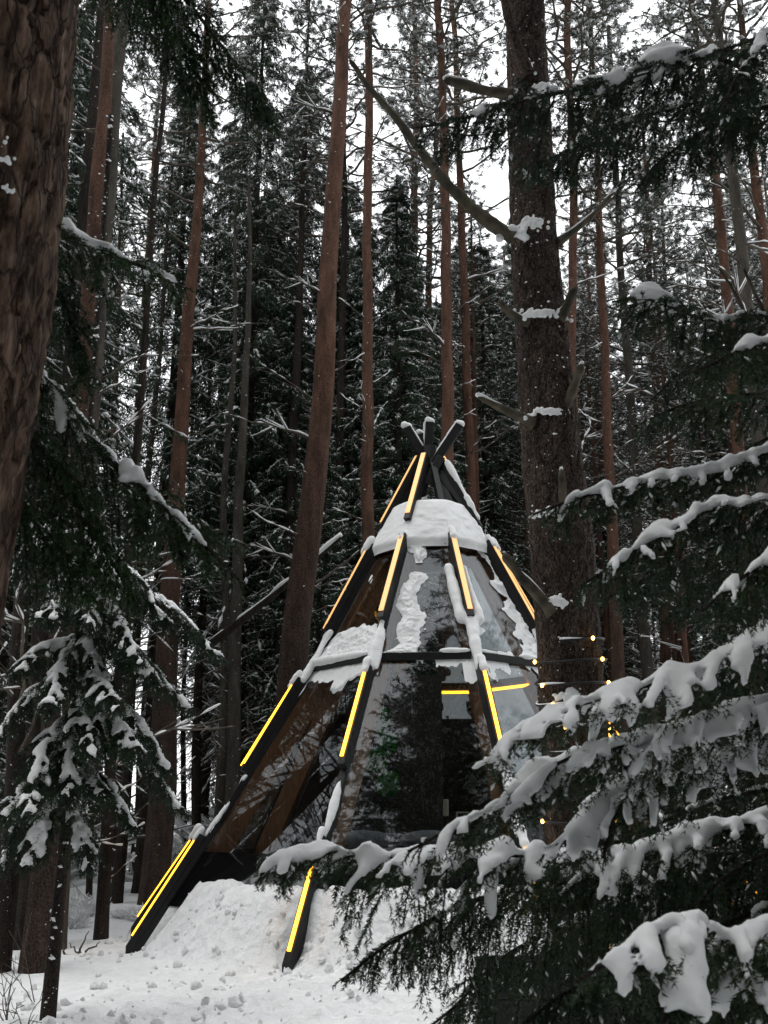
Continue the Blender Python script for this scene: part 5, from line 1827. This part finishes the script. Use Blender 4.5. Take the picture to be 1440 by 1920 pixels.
rs_o = np.array([1.95, 3.7, gz(1.95, 3.7)])
rs_t = thing('spruce_tree', 'near spruce at the right whose snow laden boughs hang over the lower right half', 'tree', rs_o)
tg, QC, QR = trunk_geo(np.array([[1.95, 3.7, -.2], [1.96, 3.72, 3], [1.95, 3.7, 7.5]]), np.array([.15, .11, .04]), 40, .05, (.05, .1, .008), 12, .3)
upper_trunk(tg, QC[-1], QR[-1], 18)
obj('trunk', tg.mesh('near_spruce_trunk', True, rs_o), M['bark_spruce'], rs_t)
RB = [
    # top right
    dict(pts=[(1760, 250, 3.7), (1500, 215, 3.3), (1380, 122, 3.1), (1290, 112, 3.0), (1180, 145, 2.95), (1060, 172, 2.9), (960, 195, 2.85), (860, 225, 2.8), (778, 240, 2.8)], lat=.26, hang=.34, humps=[(1240, 110, .075), (1210, 120, .05), (1110, 150, .04), (1165, 140, .03)], snow_lat=.35, start=.2, needle='needle_dark'),
    dict(pts=[(1760, 60, 3.6), (1560, 60, 3.1), (1440, 66, 2.9), (1385, 84, 2.8), (1340, 96, 2.75)], lat=.10, hang=0, snow=1.2, snow_lat=.4, needle='needle_dark'),
    dict(pts=[(1760, 350, 3.9), (1600, 270, 3.8), (1400, 190, 3.6), (1250, 205, 3.5), (1120, 250, 3.4), (1030, 300, 3.3), (972, 322, 3.3)], lat=.26, hang=.36, snow_lat=.45, start=.25, needle='needle_dark'),
    dict(pts=[(1700, 20, 3.2), (1560, 40, 2.8), (1440, 72, 2.75), (1405, 110, 2.7), (1375, 155, 2.65), (1360, 200, 2.62)], lat=.16, hang=.3, snow_lat=.5, needle='needle_dark'),
    dict(pts=[(1760, 300, 3.5), (1560, 200, 3.2), (1440, 200, 3.1), (1330, 240, 3.1), (1240, 300, 3.1), (1190, 360, 3.1)], lat=.22, hang=.34, snow=.8, snow_lat=.3, needle='needle_dark'),
    # middle right
    dict(pts=[(1760, 620, 3.7), (1520, 605, 3.2), (1420, 592, 3.1), (1330, 600, 3.05), (1270, 580, 3.0), (1210, 560, 2.95), (1148, 566, 2.9)], lat=.24, hang=.22, humps=[(1225, 556, .055), (1195, 560, .03)], snow_lat=.35, start=.3, droop=.7),
    dict(pts=[(1760, 600, 3.6), (1520, 630, 2.9), (1440, 640, 2.8), (1390, 656, 2.75), (1330, 685, 2.7), (1280, 705, 2.68)], lat=.22, hang=.2, humps=[(1405, 645, .04)], snow_lat=.5, start=.3, droop=.7),
    dict(pts=[(1760, 760, 3.9), (1560, 740, 3.8), (1400, 740, 3.7), (1280, 760, 3.65), (1190, 800, 3.6)], lat=.28, hang=.25, snow=.8, snow_lat=.3, start=.2),
    dict(pts=[(1760, 800, 3.7), (1520, 832, 3.4), (1440, 848, 3.3), (1330, 886, 3.2), (1200, 906, 3.1), (1080, 936, 3.0), (1000, 964, 2.95)], lat=.20, hang=.12, snow=1.25, snow_lat=.5, start=.35, droop=.5),
    dict(pts=[(1760, 900, 3.6), (1500, 932, 3.1), (1390, 945, 3.0), (1300, 965, 2.95), (1230, 1006, 2.9), (1160, 1052, 2.85), (1088, 1100, 2.8)], lat=.22, hang=.22, snow=1.2, snow_lat=.55, humps=[(1225, 1005, .045), (1350, 950, .04)], start=.25),
    dict(pts=[(1760, 960, 3.7), (1520, 1010, 2.7), (1440, 1050, 2.6), (1370, 1100, 2.55), (1310, 1150, 2.5)], lat=.18, hang=.2, snow=1.1, snow_lat=.5, start=.3, droop=.6),
    dict(pts=[(1760, 860, 4.2), (1500, 960, 3.9), (1330, 1030, 3.8), (1200, 1090, 3.7), (1120, 1130, 3.7)], lat=.3, hang=.3, snow=.8, snow_lat=.4, start=.2),
    # the big bough with its broad pads
    dict(pts=[(1780, 1060, 3.7), (1540, 1140, 2.9), (1430, 1190, 2.8), (1340, 1240, 2.75), (1230, 1280, 2.7), (1130, 1310, 2.65), (1040, 1336, 2.6), (960, 1385, 2.6), (885, 1452, 2.6)], lat=.27, hang=.05, snow=1.25, snow_lat=1.1, start=.2, droop=.95, dens=330, pad=3, humps=[(1260, 1275, .04), (1150, 1310, .04)]),
    dict(pts=[(1780, 1250, 3.8), (1540, 1290, 3.0), (1400, 1330, 2.9), (1250, 1375, 2.8), (1100, 1415, 2.75), (1000, 1462, 2.72), (900, 1530, 2.7), (830, 1562, 2.7), (765, 1597, 2.7)], lat=.27, hang=.05, snow=1.25, snow_lat=1.1, start=.3, droop=.95, dens=330, pad=4, humps=[(1010, 1470, .05), (1080, 1430, .035)]),
    dict(pts=[(1780, 1330, 3.8), (1540, 1370, 3.2), (1300, 1432, 3.0), (1180, 1470, 2.9), (1110, 1520, 2.85), (1060, 1570, 2.8), (1020, 1600, 2.8)], lat=.30, hang=.05, snow=1.3, snow_lat=1.15, start=.35, droop=1.0, dens=330, pad=5, humps=[(1150, 1490, .05)]),
    dict(pts=[(1780, 1290, 3.7), (1540, 1330, 3.1), (1380, 1385, 2.92), (1260, 1430, 2.84), (1190, 1480, 2.78), (1150, 1540, 2.75), (1130, 1610, 2.75)], lat=.26, hang=.05, snow=1.25, snow_lat=1.15, start=.4, droop=1.0, pad=4, dens=330),
    dict(pts=[(1780, 1270, 3.6), (1540, 1310, 2.95), (1330, 1360, 2.8), (1180, 1395, 2.72), (1060, 1425, 2.68), (985, 1480, 2.66), (930, 1540, 2.66)], lat=.24, hang=.05, snow=1.2, snow_lat=1.1, start=.35, droop=1.0, pad=3, dens=330),
    # long low bough across the teepee's foot
    dict(pts=[(1780, 1440, 3.9), (1560, 1500, 3.6), (1300, 1570, 3.4), (1150, 1606, 3.3), (1000, 1604, 3.2), (850, 1606, 3.15), (700, 1606, 3.1), (600, 1590, 3.1), (540, 1600, 3.05), (488, 1642, 3.0)], lat=.30, hang=.42, snow=1.35, snow_lat=.6, start=.3, droop=.7, humps=[(610, 1592, .03), (700, 1605, .035), (560, 1598, .025), (800, 1605, .03)]),
    dict(pts=[(1780, 1500, 4.0), (1400, 1590, 3.7), (1150, 1640, 3.5), (1000, 1665, 3.4), (880, 1690, 3.3), (780, 1740, 3.2), (700, 1790, 3.15), (640, 1840, 3.1)], lat=.28, hang=.34, snow=.9, snow_lat=.45, start=.3, droop=.6, dens=330, nw=.0021),
    dict(pts=[(1780, 1500, 4.2), (1560, 1530, 3.9), (1300, 1640, 3.8), (1100, 1720, 3.7), (950, 1790, 3.6), (860, 1880, 3.55), (800, 1930, 3.5)], lat=.34, hang=.45, snow=.9, snow_lat=.35, start=.2, dens=330, nw=.0021),
    dict(pts=[(1780, 1440, 4.3), (1560, 1460, 4.2), (1350, 1500, 4.1), (1200, 1560, 4.0), (1050, 1640, 3.9), (960, 1720, 3.9)], lat=.34, hang=.45, snow=.8, snow_lat=.3, start=.2, dens=330, nw=.0021),
    dict(pts=[(1780, 1600, 3.8), (1560, 1650, 3.4), (1300, 1760, 3.3), (1100, 1840, 3.2), (980, 1920, 3.1)], lat=.3, hang=.45, snow=.8, snow_lat=.35, start=.2),
    dict(pts=[(1780, 1500, 3.6), (1500, 1580, 3.2), (1400, 1620, 3.1), (1330, 1670, 3.05), (1300, 1720, 3.0)], lat=.12, hang=.1, snow=.8, snow_lat=.6, start=.5, droop=.8),
    # nearest bough at the bottom
    dict(pts=[(1800, 1560, 3.6), (1560, 1690, 2.5), (1410, 1752, 2.35), (1320, 1742, 2.28), (1245, 1738, 2.22), (1165, 1790, 2.15), (1078, 1842, 2.1)], lat=.20, hang=.2, snow=1.3, snow_lat=.8, start=.5, droop=1.0),
    dict(pts=[(1320, 1742, 2.28), (1280, 1742, 2.24), (1266, 1800, 2.18), (1258, 1860, 2.15), (1238, 1950, 2.1)], lat=.17, hang=.1, snow=1.3, snow_lat=.8, start=.2, droop=.8, pad=3),
    dict(pts=[(1800, 1600, 3.4), (1560, 1700, 2.5), (1480, 1760, 2.4), (1410, 1800, 2.35), (1370, 1860, 2.3), (1350, 1940, 2.3)], lat=.2, hang=.25, snow=1.3, snow_lat=.6, start=.4, droop=.8),
    dict(pts=[(1800, 1700, 3.6), (1560, 1800, 3.0), (1400, 1880, 2.9), (1250, 1950, 2.8), (1100, 1990, 2.75)], lat=.3, hang=.35, snow=.9, snow_lat=.4, start=.2),
    dict(pts=[(1780, 560, 4.4), (1560, 600, 4.3), (1400, 640, 4.2), (1290, 690, 4.2), (1220, 750, 4.2)], lat=.3, hang=.4, snow=.7, snow_lat=.3, start=.2, needle='needle_dark', dens=380, nw=.0019),
    dict(pts=[(1780, 940, 4.4), (1560, 990, 4.3), (1420, 1040, 4.2), (1310, 1100, 4.2), (1240, 1170, 4.2)], lat=.32, hang=.45, snow=.8, snow_lat=.4, start=.2, needle='needle_dark', dens=380, nw=.0019),
    dict(pts=[(1780, 1120, 4.3), (1560, 1180, 4.2), (1420, 1240, 4.1), (1300, 1320, 4.1), (1220, 1400, 4.1)], lat=.32, hang=.5, snow=.7, snow_lat=.3, start=.2, needle='needle_dark', dens=380, nw=.0019),
    dict(pts=[(1780, 720, 4.5), (1600, 760, 4.4), (1480, 800, 4.3), (1380, 860, 4.3), (1310, 930, 4.3)], lat=.3, hang=.4, snow=.7, snow_lat=.3, start=.2, needle='needle_dark', dens=380, nw=.0019),
    dict(pts=[(1780, 1560, 4.6), (1400, 1620, 4.4), (1200, 1690, 4.3), (1040, 1770, 4.2), (960, 1850, 4.2)], lat=.34, hang=.55, snow=.6, snow_lat=.3, start=.2, needle='needle_dark', dens=380, nw=.0019),
    dict(pts=[(1780, 1700, 4.2), (1500, 1780, 4.0), (1300, 1850, 3.9), (1120, 1910, 3.8)], lat=.34, hang=.5, snow=.6, snow_lat=.3, start=.2, needle='needle_dark', dens=380, nw=.0019),
]
for k, kw in enumerate(RB):
    bough(rs_t, rs_o, seed=600 + k, **kw)
# bare limb in the shade
P_ = np.array([at(1700, 1280, 3.7), at(1440, 1385, 3.3), at(1360, 1425, 3.2), at(1290, 1445, 3.15), at(1225, 1450, 3.1)])
A_, s_ = resample(P_, .02)
o = obj('branch', Geo().add(*tube(A_, np.linspace(.022, .006, len(A_)), 8)).mesh('bare_limb', True, rs_o), M['bark_spruce'], rs_t)
for px in ([(1395, 505, 3.1), (1420, 560, 3.1), (1440, 600, 3.15), (1470, 660, 3.2)], [(1350, 505, 3.4), (1375, 545, 3.4), (1395, 585, 3.35), (1412, 612, 3.3)]):
    A_, s_ = resample(np.array([at(*p) for p in px][::-1]), .02)
    obj('branch', Geo().add(*tube(A_, np.linspace(.010, .005, len(A_)), 6)).mesh('bare_limb', True, rs_o), M['dead_branch'], rs_t)

# ------------------------------------------------------------------ big dark trunk at the left edge and its boughs
LY = 2.7
W, R = trunk_line([(-130, 1080, 270), (-92, 450, 250), (-58, 0, 238)], LY, H=6.5, sink=.2)
# the seen right edge runs from (135, 0) to (5, 1080): place the axis one radius left of it
for i_, (ue, ve) in enumerate([(6, 1080), (102, 450), (138, 0)]):
    p = at(ue, ve, LY)
    W[i_ + 1] = p - [.30, 0, 0]
R[:] = .30
R[0] = .33
W[0] = W[1] + (W[1] - W[2]) * (W[1][2] + .2) / (W[2][2] - W[1][2]) * .6; W[0][2] = gz(W[0][0], LY) - .2; W[0][1] = LY
W[-1] = W[-2] + (W[-2] - W[-3]) * 1.5
lb = np.array([W[0][0], LY, gz(W[0][0], LY)])
lt = thing('spruce_tree', 'huge dark plated trunk filling the left edge close to the camera, with dim drooping boughs', 'tree', lb)
tg, LC, LR = trunk_geo(W, R, 180, .018, (.085, .20, .013), 21, .0)
upper_trunk(tg, LC[-1], LR[-1] * .95, 23)
obj('trunk', tg.mesh('near_left_trunk', True, lb), M['bark_near'], lt)
q = np.random.default_rng(3)
lp = np.array([at(u, v_, LY - .288) + q.normal(0, .006, 3) for (u, v_, n_) in ((10, 298, 8), (14, 302, 5), (18, 355, 8), (6, 262, 5)) for _ in range(n_)])
V, F = snow_blobs(lp + q.normal(0, 1, lp.shape) * [.012, .004, .005], q.uniform(.003, .008, len(lp)), .003)
obj('bark_snow', Geo().add(V, F).mesh('left_bark_snow', True, lb), M['snow'], lt, kind='stuff')
LB = [
    dict(pts=[(20, 385, 2.75), (95, 430, 2.95), (180, 468, 3.1), (240, 490, 3.2), (285, 508, 3.25), (352, 542, 3.3)], lat=.18, hang=.40, snow=1.25, snow_lat=.15, start=.1),
    dict(pts=[(10, 450, 2.75), (80, 500, 2.95), (120, 570, 3.05), (150, 650, 3.1), (170, 730, 3.15)], lat=.2, hang=.4, snow=.5, snow_lat=.2, start=.1),
    dict(pts=[(0, 620, 2.75), (75, 700, 2.9), (130, 772, 3.0), (190, 850, 3.1), (260, 910, 3.2), (330, 957, 3.3), (400, 996, 3.35), (460, 1025, 3.4)], lat=.24, hang=.50, snow=1.0, snow_lat=.22, start=.1),
    dict(pts=[(190, 850, 3.1), (280, 925, 3.0), (340, 985, 3.0), (400, 1040, 3.0), (456, 1095, 3.0)], lat=.2, hang=.38, snow=1.15, snow_lat=.2, start=.2),
    dict(pts=[(0, 760, 2.8), (60, 820, 2.9), (120, 900, 3.0), (170, 990, 3.1), (220, 1070, 3.2), (260, 1140, 3.2)], lat=.26, hang=.45, snow=.6, snow_lat=.25, start=.1),
    dict(pts=[(0, 880, 2.8), (50, 960, 2.95), (110, 1050, 3.1), (180, 1130, 3.2)], lat=.26, hang=.4, snow=.6, snow_lat=.25, start=.1),
    dict(pts=[(60, -320, 2.8), (250, -120, 3.2), (365, 20, 3.5), (420, 92, 3.55), (480, 172, 3.6), (530, 262, 3.6)], lat=.24, hang=.40, snow=.9, snow_lat=.2, start=.3),
    dict(pts=[(60, -300, 2.8), (220, -120, 3.3), (320, 20, 3.5), (350, 90, 3.55), (380, 160, 3.6), (400, 230, 3.6)], lat=.24, hang=.36, snow=.9, snow_lat=.25, start=.3, humps=[(345, 60, .03)]),
    dict(pts=[(60, -260, 2.8), (180, -100, 3.3), (290, 30, 3.6), (330, 110, 3.7), (350, 190, 3.7)], lat=.24, hang=.32, snow=.6, snow_lat=.25, start=.3),
]
for k, kw in enumerate(LB):
    bough(lt, lb, seed=700 + k, needle='needle_left', **kw)

# the living crowns of the left tree and of the large trunk begin above the picture
cm, sm, dm, H0 = SPR[0]
cr = obj('crown', cm, None, big, loc=(BC[-1][0] - bb[0], 0, 13.0 - bb[2] - 3.2 * .55))
cr.scale = (.9, .9, .55)
obj('snow', sm, None, cr, kind='stuff'); obj('dead_limbs', dm, None, cr, kind='stuff')
cm, sm, dm, H0 = SPR[1]
cr = obj('crown', cm, None, lt, loc=(LC[-1][0] - lb[0], LY - lb[1], 11.5 - lb[2] - 1.4 * .62))
cr.scale = (1.25, 1.25, .64)
obj('snow', sm, None, cr, kind='stuff'); obj('dead_limbs', dm, None, cr, kind='stuff')

# ------------------------------------------------------------------ spruce at the lower left whose tips carry snow
YM = 9.6
W, R = trunk_line([(97, 1830, 24), (128, 1500, 19), (150, 1150, 15), (165, 850, 11)], YM, H=9)
mb = np.array([W[0][0], YM, gz(W[0][0], YM)])
ml = thing('spruce_tree', 'slender spruce at the lower left with snow clotted bough tips and a speckled trunk', 'tree', mb)
tg, MC, MR = trunk_geo(W, R, 20, .08, None, 31, .15)
obj('trunk', tg.mesh('left_spruce_trunk', True, mb), M['bark_spruce'], ml)
g2 = Geo().add(*specks(MC, MR, 160, .028, 81))
obj('bark_snow', g2.mesh('bark_snow', True, mb), M['snow'], ml, kind='stuff')
TIPS_L = [((148, 1090), (168, 1190), 8.8), ((148, 1120), (70, 1165), 8.7), ((150, 1080), (268, 1255), 8.9), ((150, 1150), (310, 1300), 9.0), ((150, 1060), (425, 1240), 9.3),
          ((140, 1200), (85, 1350), 8.6), ((138, 1380), (40, 1545), 8.6), ((138, 1330), (55, 1480), 8.8), ((142, 1320), (280, 1425), 8.8), ((142, 1260), (230, 1335), 8.7),
          ((140, 1200), (20, 1275), 8.9), ((150, 1000), (30, 1050), 8.8), ((130, 1450), (210, 1500), 9.0), ((142, 1270), (330, 1455), 9.4), ((150, 1020), (330, 1180), 9.2), ((135, 1420), (-20, 1560), 9.0),
          ((130, 1420), (260, 1560), 9.2), ((128, 1480), (40, 1640), 9.0), ((128, 1500), (170, 1640), 9.1), ((150, 1180), (370, 1340), 9.5), ((140, 1330), (350, 1530), 9.6), ((150, 1040), (90, 1180), 8.7), ((150, 1000), (230, 1130), 8.8), ((145, 1300), (175, 1430), 8.7), ((140, 1380), (-10, 1650), 9.3), ((135, 1350), (130, 1520), 8.8), ((150, 950), (-10, 1120), 9.2), ((145, 1250), (-20, 1400), 9.1), ((150, 1120), (200, 1440), 9.0)]
for k, ((u0, v0), (u1, v1), yt) in enumerate(TIPS_L):
    um, vm = u0 * .45 + u1 * .55, v0 * .55 + v1 * .45 - 18
    bough(ml, mb, [(u0, v0, YM), (um, vm, (YM + yt) / 2), (u0 * .15 + u1 * .85, v0 * .2 + v1 * .8 - 6, yt + .1), (u1, v1, yt)], seed=800 + k, lat=.42, hang=.42, rad=.02,
          snow=1.5, dens=160, nl=.034, nw=.0032, needle='needle_dark', lat_step=.085, vox=.017, snow_lat=.95, start=.15, droop=.9, tip_keep=.8)

# ------------------------------------------------------------------ black board fence behind the low boughs
fo = np.array([.54, 6.0, gz(.54, 6.0)])
fence = thing('board_fence', 'low black board fence at the lower right behind the hanging boughs', 'fence', fo)
zt_ = at(1380, 1718, 6.0)[2]
zt0 = at(900, 1800, 6.0)[2]
x0 = at(896, 1880, 6.0)[0]
nbd = 5
for sx0, sx1, ztp in ((x0, 1.62, zt0 + .02), (1.66, 3.6, zt_)):
    zb_ = -.1
    hb = (ztp - zb_) / nbd
    for k in range(nbd):
        V, F = bx(sx0, sx1, 6.0 + .004 * (k % 2), 6.035 + .004 * (k % 2), zb_ + k * hb, zb_ + (k + 1) * hb - .003)
        bevel_obj(obj('board', Geo().add(V, F).mesh('fence_board', False, fo), M['black_wood'], fence), .004)
for xx, zz_ in ((x0 + .05, zt0), (1.64, zt_ + .03), (2.8, zt_ + .03)):
    V, F = bx(xx - .05, xx + .05, 6.042, 6.14, -.15, zz_)
    bevel_obj(obj('post', Geo().add(V, F).mesh('fence_post', False, fo), M['black_wood'], fence), .006)
V, F = bx(1.6, 3.6, 5.97, 6.10, zt_ + .003, zt_ + .05)
bevel_obj(obj('top_rail', Geo().add(V, F).mesh('fence_rail', False, fo), M['black_wood'], fence), .006)

# ------------------------------------------------------------------ bare saplings and fallen twigs on the snow at the lower left
def sapling(px, Y, label, seed, n=5, h=.5):
    q = np.random.default_rng(seed)
    b0 = at(*px, Y); b0[2] = gz(b0[0], b0[1])
    t = thing('sapling', label, 'sapling', b0)
    for k in range(n):
        a = q.uniform(0, 6.28)
        d = norm(np.array([math.cos(a) * q.uniform(.1, .8), math.sin(a) * .4, 1]))
        l = h * q.uniform(.5, 1.1)
        tt = np.linspace(0, 1, 8)[:, None]
        P = d * tt * l + np.cumsum(q.normal(0, .012, (8, 3)), 0) - [0, 0, .03]
        s = obj('stem', Geo().add(*tube(P, .0055 * (1 - .7 * tt[:, 0]), 5)).mesh('stem', True), M['dead_twig'], t)
        for _ in range(3):
            i = q.integers(2, 6)
            d2 = norm(d + q.normal(0, .6, 3)); l2 = l * q.uniform(.2, .45)
            P2 = P[i] + d2 * np.linspace(0, 1, 5)[:, None] * l2
            obj('twig', Geo().add(*tube(P2, .003, 4)).mesh('sapling_twig', True), M['dead_twig'], s)


sapling((72, 1815), 10.6, 'bare forked sapling in the snow right of the speckled slender trunk', 1, 2, .75)
sapling((20, 1865), 9.6, 'tangle of bare stems in the snow at the lower left corner', 2, 6, .5)
sapling((45, 1905), 8.8, 'few bent bare stems at the bottom left edge of the snow', 3, 3, .35)
b0 = at(158, 1790, 14); b0[2] = gz(b0[0], b0[1])
fb_ = thing('fallen_branch', 'dead forked branch lying on the snow by the slim dark trunk', 'branch', b0)
for k, (du, dv, du2, dv2) in enumerate(((-35, 2, 40, 6), (-10, 0, 8, -45), (-36, 0, -38, -22), (0, -5, 30, -25), (-5, 0, -30, -20))):
    a, b = at(158 + du, 1790 + dv, 14), at(158 + du2, 1790 + dv2, 14)
    P = np.linspace(0, 1, 6)[:, None] * (b - a) + a + np.random.default_rng(k).normal(0, .012, (6, 3))
    obj('limb', Geo().add(*tube(P, np.linspace(.016, .006, 6), 5)).mesh('fallen_limb', True, b0), M['dead_twig'], fb_)
